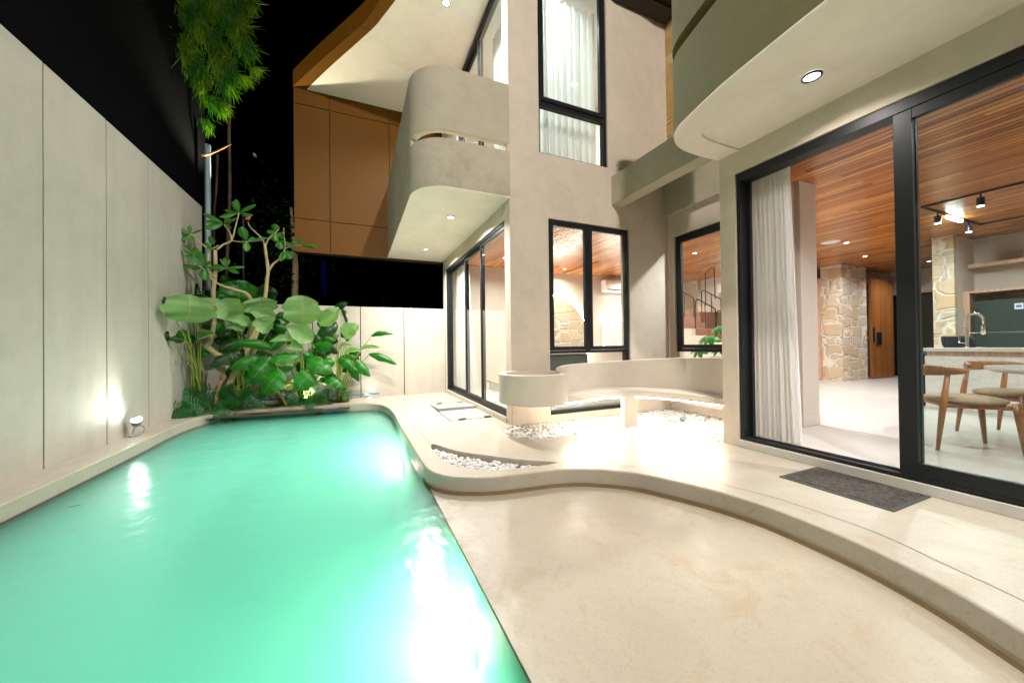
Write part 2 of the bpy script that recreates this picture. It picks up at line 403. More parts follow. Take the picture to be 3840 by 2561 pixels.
        if smooth == 'auto':
            try: me.set_sharp_from_angle(angle=R(35))
            except Exception: pass
        return o
def parent_world(p):
    v = Vector(p.location)
    while p.parent is not None: p = p.parent; v += Vector(p.location)
    return v
def tag(o, label, cat, group=None, kind=None):
    if label: o['label'] = label
    if cat: o['category'] = cat
    if group: o['group'] = group
    if kind: o['kind'] = kind
    return o
def thing(name, label, cat, loc=(0, 0, 0), group=None):
    o = bpy.data.objects.new(name, None); COL.objects.link(o); o.location = loc; o.empty_display_size = .1
    return tag(o, label, cat, group)
def struct(o): o['kind'] = 'structure'; return o
def copy_tree(o, parent=None):
    c = o.copy(); COL.objects.link(c); c.parent = parent
    for ch in list(o.children): copy_tree(ch, c)
    return c
def smooth_path(pts, n=6, closed=False):
    P = [Vector((*p, 0)) if len(p) == 2 else Vector(p) for p in pts]; out = []; L = len(P)
    for i in range(L if closed else L-1):
        p0, p1, p2, p3 = (P[(i+k) % L] if closed else P[max(0, min(L-1, i+k))] for k in (-1, 0, 1, 2))
        for j in range(n):
            t = j/n; out.append(.5*((2*p1)+(p2-p0)*t+(2*p0-5*p1+4*p2-p3)*t*t+(3*p1-p0-3*p2+p3)*t**3))
    if not closed: out.append(P[-1])
    return [tuple(q) if len(pts[0]) == 3 else (q.x, q.y) for q in out]
def fillet(pts, r, n=8):
    """open polyline, inner corners rounded by r (float or dict by index)"""
    out = [pts[0]]
    for i in range(1, len(pts)-1):
        p = Vector(pts[i]); a = (Vector(pts[i-1])-p); b = (Vector(pts[i+1])-p); rr = r.get(i, 0) if isinstance(r, dict) else r
        if rr <= 0: out.append(tuple(p)); continue
        ang = a.angle(b); d = min(rr/math.tan(ang/2), a.length*.95, b.length*.95); a = a.normalized(); b = b.normalized()
        A, B = p+a*d, p+b*d; cdir = (a+b).normalized(); c = p+cdir*(math.hypot(d, d*math.tan(ang/2)))
        ra = (A-c); ang_t = ra.angle(B-c)
        for k in range(n+1):
            t = k/n; q = (ra*math.sin((1-t)*ang_t)+(B-c)*math.sin(t*ang_t))/math.sin(ang_t); out.append(tuple(c+q))
    out.append(pts[-1]); return out
def offset(path, d, closed=False):
    out = []; L = len(path)
    for i in range(L):
        p = Vector(path[i]); a = Vector(path[(i-1) % L] if (i or closed) else path[i]); b = Vector(path[(i+1) % L] if (i < L-1 or closed) else path[i])
        t1 = (p-a); t2 = (b-p); t = ((t1.normalized() if t1.length > 1e-9 else t2.normalized())+(t2.normalized() if t2.length > 1e-9 else t1.normalized())).normalized()
        nrm = Vector((-t.y, t.x)); ref = t1.normalized() if t1.length > 1e-9 else t2.normalized(); k = abs(nrm.dot(Vector((-ref.y, ref.x)))) or 1
        out.append(tuple(p+nrm*(d/max(k, .5))))
    return out
def wallgrid(mb, f, us, vs, solid, w0, w1):
    """slab of cells with openings; f(u,v,w)->xyz; solid(i,j)->bool; manifold, shared vertices"""
    cache = {}
    def V(i, j, w):
        k = (i, j, w)
        if k not in cache: cache[k] = mb.vert(f(us[i], vs[j], w))
        return cache[k]
    nu, nv = len(us)-1, len(vs)-1
    S_ = lambda i, j: 0 <= i < nu and 0 <= j < nv and solid(i, j)
    for i in range(nu):
        for j in range(nv):
            if not S_(i, j): continue
            mb.idx([V(i, j, w0), V(i+1, j, w0), V(i+1, j+1, w0), V(i, j+1, w0)]); mb.idx([V(i, j+1, w1), V(i+1, j+1, w1), V(i+1, j, w1), V(i, j, w1)])
            if not S_(i-1, j): mb.idx([V(i, j, w0), V(i, j+1, w0), V(i, j+1, w1), V(i, j, w1)])
            if not S_(i+1, j): mb.idx([V(i+1, j, w1), V(i+1, j+1, w1), V(i+1, j+1, w0), V(i+1, j, w0)])
            if not S_(i, j-1): mb.idx([V(i, j, w1), V(i+1, j, w1), V(i+1, j, w0), V(i, j, w0)])
            if not S_(i, j+1): mb.idx([V(i, j+1, w0), V(i+1, j+1, w0), V(i+1, j+1, w1), V(i, j+1, w1)])
def wall(name, mat, parent, plane, w0, w1, u0, u1, v0, v1, openings=(), bevel=.006):
    """plane 'x': u=y, v=z, w=x ; plane 'y': u=x, v=z, w=y"""
    us = sorted({u0, u1}|{o[k] for o in openings for k in (0, 1)}); vs = sorted({v0, v1}|{o[k] for o in openings for k in (2, 3)})
    us = [u for u in us if u0 <= u <= u1]; vs = [v for v in vs if v0 <= v <= v1]
    def solid(i, j):
        uc, vc = (us[i]+us[i+1])/2, (vs[j]+vs[j+1])/2
        return not any(o[0] < uc < o[1] and o[2] < vc < o[3] for o in openings)
    f = (lambda u, v, w: (w, u, v)) if plane == 'x' else (lambda u, v, w: (u, w, v))
    mb = MB(); wallgrid(mb, f, us, vs, solid, w0, w1)
    return mb.build(name, mat, parent, bevel=bevel, recalc=True)
def P2(plane):
    return (lambda mb, u0, u1, v0, v1, w0, w1: mb.box(w0, u0, v0, w1, u1, v1)) if plane == 'x' else (lambda mb, u0, u1, v0, v1, w0, w1: mb.box(u0, w0, v0, u1, w1, v1))
def frame(name, parent, plane, u0, u1, v0, v1, t, w0, w1, mat='black', bars=(), bev=.003):
    """rectangular frame, t = (left,right,bottom,top) member widths; bars = (u0,u1,v0,v1)"""
    if isinstance(t, (int, float)): t = (t,)*4
    mb = MB(); B = P2(plane)
    B(mb, u0, u0+t[0], v0, v1, w0, w1); B(mb, u1-t[1], u1, v0, v1, w0, w1)
    if t[2]: B(mb, u0+t[0], u1-t[1], v0, v0+t[2], w0, w1)
    if t[3]: B(mb, u0+t[0], u1-t[1], v1-t[3], v1, w0, w1)
    for b in bars: B(mb, *b, w0, w1)
    return mb.build(name, mat, parent, bevel=bev)
def pane(parent, plane, u0, u1, v0, v1, w, mat='glass', name='pane'):
    mb = MB(); P2(plane)(mb, u0, u1, v0, v1, w-.003, w+.003); return mb.build(name, mat, parent)

# ------------------------------------------------------------------ lamps
def area(parent, loc, size, power, col=(1, .92, .82), rot=(0, 0, 0), spread=150, name='lamp'):
    L = bpy.data.lights.new(name, 'AREA'); L.shape = 'DISK'; L.size = size; L.energy = power; L.color = col; L.spread = R(spread)
    o = bpy.data.objects.new(name, L); COL.objects.link(o)
    o.location = Vector(loc)-(parent_world(parent) if parent else Vector()); o.rotation_euler = rot
    if parent: o.parent = parent
    return o
def spotl(parent, loc, target, power, angle=60, blend=.5, size=.03, col=(1, .95, .88), name='lamp'):
    L = bpy.data.lights.new(name, 'SPOT'); L.energy = power; L.color = col; L.spot_size = R(angle); L.spot_blend = blend; L.shadow_soft_size = size
    o = bpy.data.objects.new(name, L); COL.objects.link(o); o.location = Vector(loc)-(parent_world(parent) if parent else Vector())
    o.rotation_euler = (Vector(target)-Vector(loc)).to_track_quat('-Z', 'Y').to_euler()
    if parent: o.parent = parent
    return o
def downlight(x, y, z, power, label, r=.045, spread=150, col=(1, .95, .89), group=None, trim='black', lens='lampwhite'):
    t = thing('downlight', label, 'downlight', (x, y, z), group)
    mb = MB(); mb.lathe([(r*1.02, -.001), (r*1.02, -.012), (r*1.3, -.012), (r*1.3, -.001)], (x, y, z), 28, cap=False); mb.build('trim_ring', trim, t, True)
    MB().lathe([(.001, -.004), (r, -.004)], (x, y, z), 28, cap=False).build('lens', lens, t)
    area(t, (x, y, z-.014), r*1.8, power, col, spread=spread)
    return t

# ================================================================== SETTING
WZ = -.127                      # water level
pool_l = [(-2.33, -3.2), (-2.33, 2), (-2.33, 5.4), (-2.35, 6.4), (-2.31, 7.0), (-2.17, 7.42), (-1.85, 7.60), (-1.3, 7.60), (-.7, 7.53), (.1, 7.45), (.38, 7.28), (.50, 6.93), (.56, 6.35)]
edge_r = [(.56, 5.3), (.56, 4.3), (.565, 3.55), (.59, 3.22), (.67, 3.05), (.81, 2.925), (1.04, 2.825), (1.33, 2.775), (1.61, 2.735), (1.86, 2.635), (2.14, 2.41), (2.30, 2.15), (2.415, 1.9), (2.48, 1.7), (2.512, 1.53), (2.517, 1.32), (2.50, 1.065), (2.456, .861), (2.40, .694), (2.344, .58), (2.27, .44), (2.13, .2), (1.95, -.3), (1.85, -1), (1.8, -3.2)]
sp = smooth_path(pool_l+edge_r, 5)
opening = sp
crescent = smooth_path([(.757, 4.01), (.80, 4.03), (.97, 3.66), (1.2, 3.39), (1.44, 3.14), (1.69, 2.93), (1.71, 2.905)], 4)+smooth_path([(1.69, 2.895), (1.41, 2.905), (1.11, 2.98), (.905, 3.118), (.79, 3.33), (.745, 3.67), (.74, 3.9)], 4)
bed_edge = smooth_path([(-2.64, 7.36), (-2.52, 7.68), (-2.26, 7.84), (-1.92, 7.90), (-1.29, 7.86), (-.63, 7.79), (-.20, 7.77), (-.12, 7.9), (-.12, 8.25)], 4)
bed = bed_edge+[(-.12, 8.33), (-2.635, 8.33)]
peb_edge = smooth_path([(1.96, 4.44), (1.75, 4.33), (1.69, 4.16), (1.72, 3.95), (1.83, 3.80), (2.01, 3.71), (2.25, 3.675), (2.67, 3.70), (3.03, 3.71), (3.38, 3.62), (3.58, 3.42), (3.66, 3.07), (3.68, 2.72)], 4)
pebbed = peb_edge+[(4.80, 2.72), (4.80, 4.43)]

# deck top with holes and rounded nosing
mb = MB()
rim = .014
top_hole = opening[::-1]
def ring_off(path, d): return offset(path, d, True)
def orient(r, ccw=True):
    a = sum(r[i][0]*r[(i+1) % len(r)][1]-r[(i+1) % len(r)][0]*r[i][1] for i in range(len(r)))
    return r if (a > 0) == ccw else r[::-1]
op = orient(opening); outer = [(-2.68, -3.3), (5.0, -3.3), (5.0, 8.45), (-2.68, 8.45)]
holes = [ring_off(op, -rim), ring_off(orient(crescent), -.004), orient(bed), orient(pebbed)]
rings = [outer]+[h[::-1] for h in holes]
tr_ = tessellate_polygon([[Vector((p[0], p[1], 0)) for p in r] for r in rings]); flat = [p for r in rings for p in r]
ids = [mb.vert((p[0], p[1], 0)) for p in flat]
for t in tr_:
    a, b, c = (flat[k] for k in t)
    if (b[0]-a[0])*(c[1]-a[1])-(b[1]-a[1])*(c[0]-a[0]) < 0: t = t[::-1]
    mb.idx([ids[k] for k in t])
def skirt(ring, d0, depth, steps=4):
    L = len(ring); prev = [mb.vert((p[0], p[1], 0)) for p in ring_off(ring, -d0)]
    for s_ in range(1, steps+2):
        a = (math.pi/2)*s_/steps; last = s_ == steps+1
        r2 = ring if last else ring_off(ring, -d0*(1-math.sin(a))) if s_ < steps else ring
        z = -depth if last else -d0*(1-math.cos(a))
        cur = [mb.vert((p[0], p[1], z)) for p in r2]
        for k in range(L): j = (k+1) % L; mb.idx([prev[j], prev[k], cur[k], cur[j]])
        prev = cur
skirt(op, rim, .18); skirt(orient(crescent), .004, .16, 2)
for h_, dp in ((orient(bed), .06), (orient(pebbed), .10)):
    L = len(h_)
    for k in range(L):
        j = (k+1) % L; a, b = h_[k], h_[j]; mb.face([(b[0], b[1], 0), (a[0], a[1], 0), (a[0], a[1], -dp), (b[0], b[1], -dp)])
struct(mb.build('pool_deck', 'deck'))
MB().face([(-60, -60, -.3), (60, -60, -.3), (60, -3.25, -.3), (-60, -3.25, -.3)]).face([(-60, 8.5, -.3), (60, 8.5, -.3), (60, 60, -.3), (-60, 60, -.3)]).face([(-60, -3.25, -.3), (-2.7, -3.25, -.3), (-2.7, 8.5, -.3), (-60, 8.5, -.3)]).face([(14.7, -3.25, -.3), (60, -3.25, -.3), (60, 8.5, -.3), (14.7, 8.5, -.3)])
g_ = MB()
for q in (((-60, -60), (60, -60), (60, -3.35), (-60, -3.35)), ((-60, 8.6), (60, 8.6), (60, 60), (-60, 60)), ((-60, -3.35), (-2.75, -3.35), (-2.75, 8.6), (-60, 8.6)), ((14.7, -3.35), (60, -3.35), (60, 8.6), (14.7, 8.6))):
    g_.face([(x, y, -.05) for x, y in q])
struct(g_.build('ground', 'soil'))
# basin, shelf
poolpoly = smooth_path(pool_l, 5)+[(.575, 5.3), (.575, 3.4), (.58, 3.0), (.58, -3.2)]
poolpoly = orient(poolpoly)
mb = MB(); PB = ring_off(poolpoly, 0)
L = len(PB); zb = -1.35
top = [mb.vert((p[0], p[1], -.150)) for p in PB]; bot = [mb.vert((p[0], p[1], zb)) for p in PB]
for k in range(L): j = (k+1) % L; mb.idx([top[j], top[k], bot[k], bot[j]])
mb.prism(PB, zb-.02, zb, sides=False)
struct(mb.build('pool_basin', 'basin'))
shelf = [(.58, -3.2)]+[(.58, 3.1)]+[p for p in opening if (p[1] < 3.3 and p[0] > .58)]
shelf = orient([(.58, -3.2), (.58, 3.25)]+[p for p in smooth_path(edge_r, 5) if p[0] > .585])
so = MB(); so.prism([(.588, -3.2), (2.75, -3.2), (2.75, 3.4), (.588, 3.4)], -1.3, -.150)
struct(so.build('sun_shelf', 'shelf', bevel=.006))
# lip strip where the step meets the water
lip = smooth_path(edge_r, 5); lip = [p for p in lip if p[1] < 3.25 or p[0] > .6]
la, lb = offset(lip, .003), offset(lip, .013)
if Vector(lb[20]).x > Vector(la[20]).x and lb[20][1] > la[20][1]: la, lb = offset(lip, -.003), offset(lip, -.013)
mb = MB()
for i in range(len(lip)-1):
    a, b, c, d = la[i], la[i+1], lb[i+1], lb[i]; z0, z1 = -.157, -.121
    mb.face([(a[0], a[1], z1), (b[0], b[1], z1), (c[0], c[1], z1), (d[0], d[1], z1)]); mb.face([(d[0], d[1], z1), (c[0], c[1], z1), (c[0], c[1], z0), (d[0], d[1], z0)])
MT['lip'] = m_simple('waterline_grout', (.20, .13, .055), .6, 0, .2, 14)
struct(mb.build('waterline_grout_path', 'lip'))
# water
wp = ring_off(PB, .006)
mb = MB(); L = len(wp)
flatw = [(p[0], p[1]) for p in wp]
tr_ = tessellate_polygon([[Vector((p[0], p[1], 0)) for p in flatw]])
hi = [mb.vert((p[0], p[1], WZ)) for p in flatw]; lo = [mb.vert((p[0], p[1], zb+.006)) for p in flatw]
for t in tr_:
    a, b, c = (flatw[k] for k in t)
    if (b[0]-a[0])*(c[1]-a[1])-(b[1]-a[1])*(c[0]-a[0]) < 0: t = t[::-1]
    mb.idx([hi[k] for k in t], 0); mb.idx([lo[k] for k in t[::-1]], 1)
for k in range(L): j = (k+1) % L; mb.idx([lo[k], lo[j], hi[j], hi[k]], 1)
struct(mb.build('pool_water', ['water_top', 'water_body']))
mb = MB(); tk = [p for p in smooth_path(edge_r, 5) if p[0] > .60 and p[1] < 3.3]
poly = orient([(.576, -3.2), (.576, 3.18)]+tk); tr_ = tessellate_polygon([[Vector((p[0], p[1], 0)) for p in poly]]); ids = [mb.vert((p[0], p[1], WZ)) for p in poly]
for t in tr_:
    a, b, c = (poly[k] for k in t)
    if (b[0]-a[0])*(c[1]-a[1])-(b[1]-a[1])*(c[0]-a[0]) < 0: t = t[::-1]
    mb.idx([ids[k] for k in t])
struct(mb.build('shallow_water', 'water_thin'))
# deck joints
mb = MB()
def ribbon(mb, path, w, z):
    A, B_ = offset(path, w/2), offset(path, -w/2)
    for i in range(len(path)-1): mb.face([(*A[i], z), (*A[i+1], z), (*B_[i+1], z), (*B_[i], z)])
ribbon(mb, smooth_path([(.60, 7.6), (.724, 7.02), (.742, 6.4), (.745, 5.0), (.756, 4.05)], 5), .004, .0012)
ribbon(mb, smooth_path([(1.74, 2.9), (2.1, 2.68), (2.37, 2.38), (2.51, 2.10), (2.664, 1.89-.2), (2.712, 1.46), (2.716, 1.058), (2.626, .758), (2.555, .534), (2.3, 0), (2.1, -1)], 5), .004, .0012)
struct(mb.build('deck_joint_line_path', 'gap'))
# soil
mb = MB(); bb = orient([(p[0], p[1]) for p in bed]); n_ = 40
for i in range(n_):
    for j in range(14):
        x0, x1 = -2.66+i*2.56/n_, -2.66+(i+1)*2.56/n_; y0, y1 = 7.30+j*1.05/14, 7.30+(j+1)*1.05/14
        h = lambda x, y: -.035+.05*math.sin(x*7+1)*math.sin(y*9)*.5+.03*math.sin(x*23)*math.cos(y*19)+.045*max(0, (y-7.8))
        mb.face([(x0, y0, h(x0, y0)), (x1, y0, h(x1, y0)), (x1, y1, h(x1, y1)), (x0, y1, h(x0, y1))])
g_ = mb.build('garden_soil', 'soil', smooth=True); struct(g_)
# clip soil to the bed by keeping it below the deck outside: trim faces
bm = bmesh.new(); bm.from_mesh(g_.data)
def inside(p, poly):
    c = False
    for i in range(len(poly)):
        a, b = poly[i], poly[i-1]
        if (a[1] > p.y) != (b[1] > p.y) and p.x < (b[0]-a[0])*(p.y-a[1])/(b[1]-a[1])+a[0]: c = not c
    return c
for v in bm.verts:
    if not inside(v.co, bb): v.co.z = -.045
bm.to_mesh(g_.data); bm.free()
# mulch and leaf litter
mb = MB()
for i in range(900):
    x, y = random.uniform(-2.62, -.14), random.uniform(7.4, 8.3)
    if not inside(Vector((x, y)), bb): continue
    a = random.uniform(0, 6.28); l_, w_ = random.uniform(.015, .05), random.uniform(.003, .012); z = .01+.045*max(0, y-7.8)+random.uniform(0, .025)
    dx, dy = math.cos(a)*l_, math.sin(a)*l_; wx, wy = -math.sin(a)*w_, math.cos(a)*w_; k = random.uniform(-.012, .012)
    mb.face([(x-dx, y-dy, z-k), (x+wx, y+wy, z), (x+dx, y+dy, z+k), (x-wx, y-wy, z)], random.choice((0, 0, 1, 2)))
tag(mb.build('leaf_litter', ['culm', 'leafD', 'soil']), 'dry leaf litter and low creepers on the dark garden bed', 'leaf litter', kind='stuff')
# pebbles
def pebbles(poly, n, z, rmin, rmax, name, label, avoid=None):
    mb = MB(); pp = orient(poly); xs = [p[0] for p in pp]; ys = [p[1] for p in pp]; c = 0; tries = 0
    while c < n and tries < n*30:
        tries += 1
        x, y = random.uniform(min(xs), max(xs)), random.uniform(min(ys), max(ys))
        if not inside(Vector((x, y)), pp): continue
        if avoid and avoid(x, y): continue
        r = random.uniform(rmin, rmax); mb.blob((x, y, z+random.uniform(0, .022)), (r, r*random.uniform(.6, .85), r*random.uniform(.4, .6)), 10, 6, random.uniform(0, 3.14), .07); c += 1
    return tag(mb.build(name, 'rock', smooth=True), label, 'pebbles', kind='stuff')
inner_c = ring_off(orient(crescent), .02)
pebbles(inner_c, 430, -.066, .018, .034, 'crescent_pebbles', 'rounded grey and white pebbles filling the crescent cut in the deck')
pebbles(ring_off(orient(pebbed), .02), 3600, -.022, .018, .032, 'white_pebbles', 'white river pebbles spread under the curved concrete bench')
struct(MB().prism(orient(crescent), -.16, -.085).build('crescent_base_ground', 'soil'))
struct(MB().prism(orient(pebbed), -.10, -.04).build('pebble_base_ground', 'rock'))

# ================================================================== BOUNDARY WALLS
bw = thing('boundary_wall', 'tall pale rendered boundary wall with vertical joints along the left of the pool', 'wall', (-2.64, 3, 0))
def jointed(name, parent, plane, w0, w1, u0, u1, v0, v1, joints, mat, side):
    mb = MB(); us = [u0]+joints+[u1]; B = P2(plane); g = .008
    for a, b in zip(us, us[1:]):
        B(mb, a+(g if a != u0 else 0), b-(g if b != u1 else 0), v0, v1, w0, w1)
    o = mb.build(name, mat, parent, bevel=.004)
    mb = MB()
    for j in joints: B(mb, j-g, j+g, v0, v1-.002, w0+(.002 if side > 0 else .012), w1-(.012 if side > 0 else .002))
    mb.build('joint', 'gap', parent); return o
jointed('wall_panel', bw, 'x', -2.82, -2.64, -4.5, 8.55, -.2, 3.77, [-3.52+.922*k for k in range(13)], 'wall', 1)
bk = thing('boundary_wall', 'low pale boundary wall with vertical joints behind the tropical planting', 'wall', (-.3, 8.36, 0))
jointed('wall_panel', bk, 'y', 8.36, 8.5, -2.64, 1.93, -.2, 1.945, [-1.70, -.80, .105, 1.004], 'wall', -1)
net = MB()
for i in range(26):
    y0, y1 = -4.5+i*.52, -4.5+(i+1)*.52; a = lambda y: -2.70+.02*math.sin(y*3.1); b = lambda y: -2.74+.05*math.sin(y*1.7+1)
    net.face([(a(y0), y0, 3.765), (a(y1), y1, 3.765), (b(y1), y1, 7.6), (b(y0), y0, 7.6)]); net.face([(b(y0)-.01, y0, 7.6), (b(y1)-.01, y1, 7.6), (a(y1)-.01, y1, 3.765), (a(y0)-.01, y0, 3.765)])
tag(net.build('shade_net', 'net', smooth=True), 'black shade netting rising above the tall left boundary wall', 'netting')
mb = MB(); mb.tube([(-2.70, -4.5, 3.785), (-2.705, 2, 3.79), (-2.70, 8.5, 3.785)], .012)
tag(mb.build('fixing_rope', 'net'), 'black cord along the foot of the shade netting on the wall top', 'cord')

# ================================================================== HOUSE
H = thing('house', 'two storey beige plaster house with rounded balconies and black framed glazing', 'house', (3.4, 4.5, 0))
Y0 = 4.46; X0 = 1.935; XR = 3.70; XB = 4.83
w1 = (2.535, 3.985, .086, 2.888); uw = (2.402, 3.60, 3.805, 7.05)
wall('front_wall', 'facade', H, 'y', Y0, Y0+.2, X0, XB, -.1, 7.3, [w1, uw])
sl = (4.66, 8.29, .078, 2.856); us_ = (4.66, 7.1, 3.6, 6.47)
wall('pool_wall', 'facade', H, 'x', X0, X0+.18, Y0+.2, 8.5, -.1, 7.3, [(4.66, 8.29, .078, 2.856), (4.66, 7.1, 3.6, 6.47)])
dr = (-2.6, 2.527, .075, 2.872)
wall('garden_wall', 'facade', H, 'x', XR, XR+.17, -3.4, 2.705, -.1, 3.2, [dr])
MB().box(XR+.17, 2.55, -.1, XB+.2, 2.705, 3.2).build('nook_wall', 'facade', H)
bwn = (3.0, 4.34, .979, 2.838); bl = (3.0, 4.34, .12, .93)
wall('nook_window_wall', 'facade', H, 'x', XB, XB+.18, 2.705, Y0, -.1, 3.30, [(3.0, 4.34, .12, 2.838)])
# stone above the nook
MB().box(XB, 2.0, 3.30, XB+.2, Y0, 7.2).build('stone_wall', 'stone_gold', H)
MB().box(XB-.09, 2.705, 3.20, XB, Y0, 3.755).build('ledge_band', 'band', H, bevel=.005)
MB().box(3.655, 2.66, 3.232, 3.865, Y0, 3.675).build('beam', 'band', H, bevel=.005)
# curb under the sliding doors
MB().box(XR-.012, -3.3, 0, XR+.03, 2.53, .075).build('door_sill', 'concrete', H, bevel=.004)
MB().box(X0-.012, 4.64, 0, X0+.02, 8.36, .078).build('door_sill', 'concrete', H, bevel=.004)
# balcony (left)
def strip_wall(name, parent, path, th, z0, z1, mat, side=1, bevel=.006):
    A = path; B_ = offset(path, th*side); poly = list(A)+list(B_)[::-1]
    mb = MB(); mb.prism(orient(poly), z0, z1); return mb.build(name, mat, parent, smooth='auto', bevel=bevel, recalc=True)
bpath = fillet([(X0+.004, 4.445), (.68, 4.445), (.68, 8.54)], {1: .46}, 18)
sd = 1 if Vector(offset(bpath, .1)[0]).y > 4.445 else -1
strip_wall('balcony_band', H, bpath, .09, 3.098, 3.708, 'band_low', sd)
strip_wall('balcony_parapet', H, bpath, .09, 3.815, 4.62, 'band', sd)
side = [p for p in bpath if p[1] > 4.80]
strip_wall('balcony_side', H, side, .086, 3.710, 3.813, 'band', sd, 0)
MB().prism(orient(list(offset(bpath, .002*sd))+[(X0-.001, 8.538), (X0-.001, 4.449)]), 3.085, 3.0975).build('balcony_soffit', 'soffit', H)
mb = MB(); mb.box(1.90, 4.45, 3.710, 1.934, 4.57, 3.815); mb.build('balcony_post', 'facade', H)
# upper roof with curved bronze edge
zc = 6.47
se = smooth_path([(-.90, 8.56), (-.42, 7.70), (.28, 6.52), (.46, 6.15), (.63, 5.76), (.86, 5.25), (1.18, 4.75), (1.55, 4.30), (1.935, 4.0)], 5)
so_ = smooth_path([(-1.14, 8.56), (-.63, 7.70), (.12, 6.50), (.29, 6.14), (.46, 5.72), (.70, 5.16), (1.03, 4.62), (1.44, 4.14), (1.84, 3.84)], 5)
MB().prism(orient(list(se)+[(X0, 4.45), (X0, 8.56)]), zc, zc+.25).build('roof_soffit', 'soffit', H)
mb = MB(); mb.prism(orient(list(so_)+list(se)[::-1]), zc+.004, zc+.35); mb.build('roof_fascia', 'brown', H, bevel=.003)
mb = MB(); a_, b_ = Vector((.12, 6.50)), Vector((.28, 6.52)); d_ = (b_-a_); mb.box(a_.x-.01, 6.493, zc+.002, b_.x+.01, 6.505, zc+.03); mb.build('fascia_joint', 'gap', H)
# bronze cladding wall
yb = 8.56; k_ = yb/8.38
xs_ = [-1.135, -.458*k_, .724*k_, 1.93]; zs_ = [1.1+(3.018-1.1)*k_, 1.1+(3.70-1.1)*k_, 1.1+(6.03-1.1)*k_, 6.62]
MB().box(-1.13, yb+.012, zs_[0]+.004, 1.93, yb+.2, 6.8).build('cladding_backing', 'gap', H)
for i in range(3):
    for j in range(3): MB().box(xs_[i]+.007, yb-.02, zs_[j]+.007, xs_[i+1]-.007, yb+.010, zs_[j+1]-.007).build('cladding_panel', 'brown', H, bevel=.002)
# dark roof over the right
MB().box(3.86, 3.2, 6.5, 6.5, 4.455, 6.75).build('roof_slab', 'darkroof', H)
MB().box(3.70, 4.20, 6.44, 6.5, 4.452, 6.50).build('roof_batten', 'darkroof', H)
MB().box(X0, 4.7, 7.3, 6.6, 8.6, 7.5).build('roof_slab', 'darkroof', H)
# canopy (right balcony)
cpath = smooth_path([(3.9, 2.712), (3.70, 2.712), (3.46, 2.715), (3.20, 2.705), (3.02, 2.66), (2.87, 2.565), (2.775, 2.43), (2.725, 2.27), (2.675, 2.07), (2.635, 1.88), (2.60, 1.60), (2.56, 1.17), (2.53, .5), (2.52, -.5), (2.52, -3.3)], 4)
sd2 = -1 if Vector(offset(cpath, -.1)[-1]).x > 2.52 else 1
strip_wall('canopy_band', H, cpath, .13, 3.114, 3.80, 'band_shaded', sd2)
strip_wall('canopy_parapet', H, cpath, .13, 3.915, 4.7, 'band_shaded', sd2)
MB().prism(orient(list(offset(cpath, .14*sd2))+[(3.90, -3.3)]), 3.114, 3.3).build('canopy_soffit', 'soffit', H)
MB().prism(orient(list(offset(cpath, .002*sd2))+list(offset(cpath, .24*sd2))[::-1]), 3.098, 3.1125).build('canopy_soffit_rim', 'soffit', H, bevel=.004)
strip_wall('canopy_slot_back', H, offset(cpath, .11*sd2), .02, 3.78, 3.93, 'soffit', sd2, 0)
MB().box(XR+.3, -3.3, 3.3, XR+.5, .6, 7.0).build('upper_wall', 'facade', H)

# ---- windows
def window(name, plane, o, w0, w1, t, bars, panes, label=None, gw=None, gmat='glass'):
    f = frame(name, H, plane, o[0], o[1], o[2], o[3], t, w0, w1, 'black', bars)
    for p in panes: pane(f, plane, *p, gw if gw is not None else (w0+w1)/2, gmat)
    return f
# ground floor casement
f = frame('window', H, 'y', w1[0]+.002, w1[1]-.002, w1[2]+.002, w1[3]-.002, (.022, .022, .055, .03), Y0+.03, Y0+.11, 'black', [(w1[0]+.024, w1[1]-.024, .960, 1.0)])
MB().box(3.912, Y0+.03, .142, 3.958, Y0+.105, .959).build('frame', 'black', f)
for (a, b) in ((w1[0]+.026, 3.205), (3.235, w1[1]-.026)):
    l = frame('sash', f, 'y', a, b, 1.004, w1[3]-.034, .055, Y0+.012, Y0+.06)
pane(f, 'y', w1[0]+.082, 3.150, 1.06, w1[3]-.09, Y0+.035); pane(f, 'y', 3.29, w1[1]-.082, 1.06, w1[3]-.09, Y0+.035)
MB().box(3.206, Y0+.02, 1.0, 3.234, Y0+.10, w1[3]-.033).build('mullion', 'black', f)
pane(f, 'y', w1[0]+.026, 3.91, .142, .958, Y0+.07)
MB().box(3.13, Y0+.0, 1.62, 3.15, Y0+.011, 1.74).build('handle', 'black', f)
# upper window
f = frame('window', H, 'y', uw[0]+.002, uw[1]-.002, uw[2]+.002, uw[3]-.002, (.025, .06, .02, .05), Y0+.03, Y0+.11, 'black', [(uw[0]+.027, uw[1]-.062, 4.50, 4.56)])
l = frame('sash', f, 'y', uw[0]+.03, uw[1]-.064, 4.565, uw[3]-.06, .06, Y0+.01, Y0+.07)
pane(f, 'y', uw[0]+.092, uw[1]-.126, 4.63, uw[3]-.13, Y0+.04); pane(f, 'y', uw[0]+.028, uw[1]-.063, uw[2]+.024, 4.498, Y0+.07)
# nook window
f = frame('window', H, 'x', bwn[0]+.002, bwn[1]-.002, bwn[2]-.03, bwn[3]-.002, (.05, .05, .05, .06), XB+.03, XB+.10, 'black')
l = frame('sash', f, 'x', bwn[0]+.055, bwn[1]-.055, bwn[2]+.024, bwn[3]-.065, .06, XB+.012, XB+.06)
pane(f, 'x', bwn[0]+.117, bwn[1]-.117, bwn[2]+.086, bwn[3]-.13, XB+.035)
pane(f, 'x', 3.004, 4.336, .124, bwn[2]-.032, XB+.065)
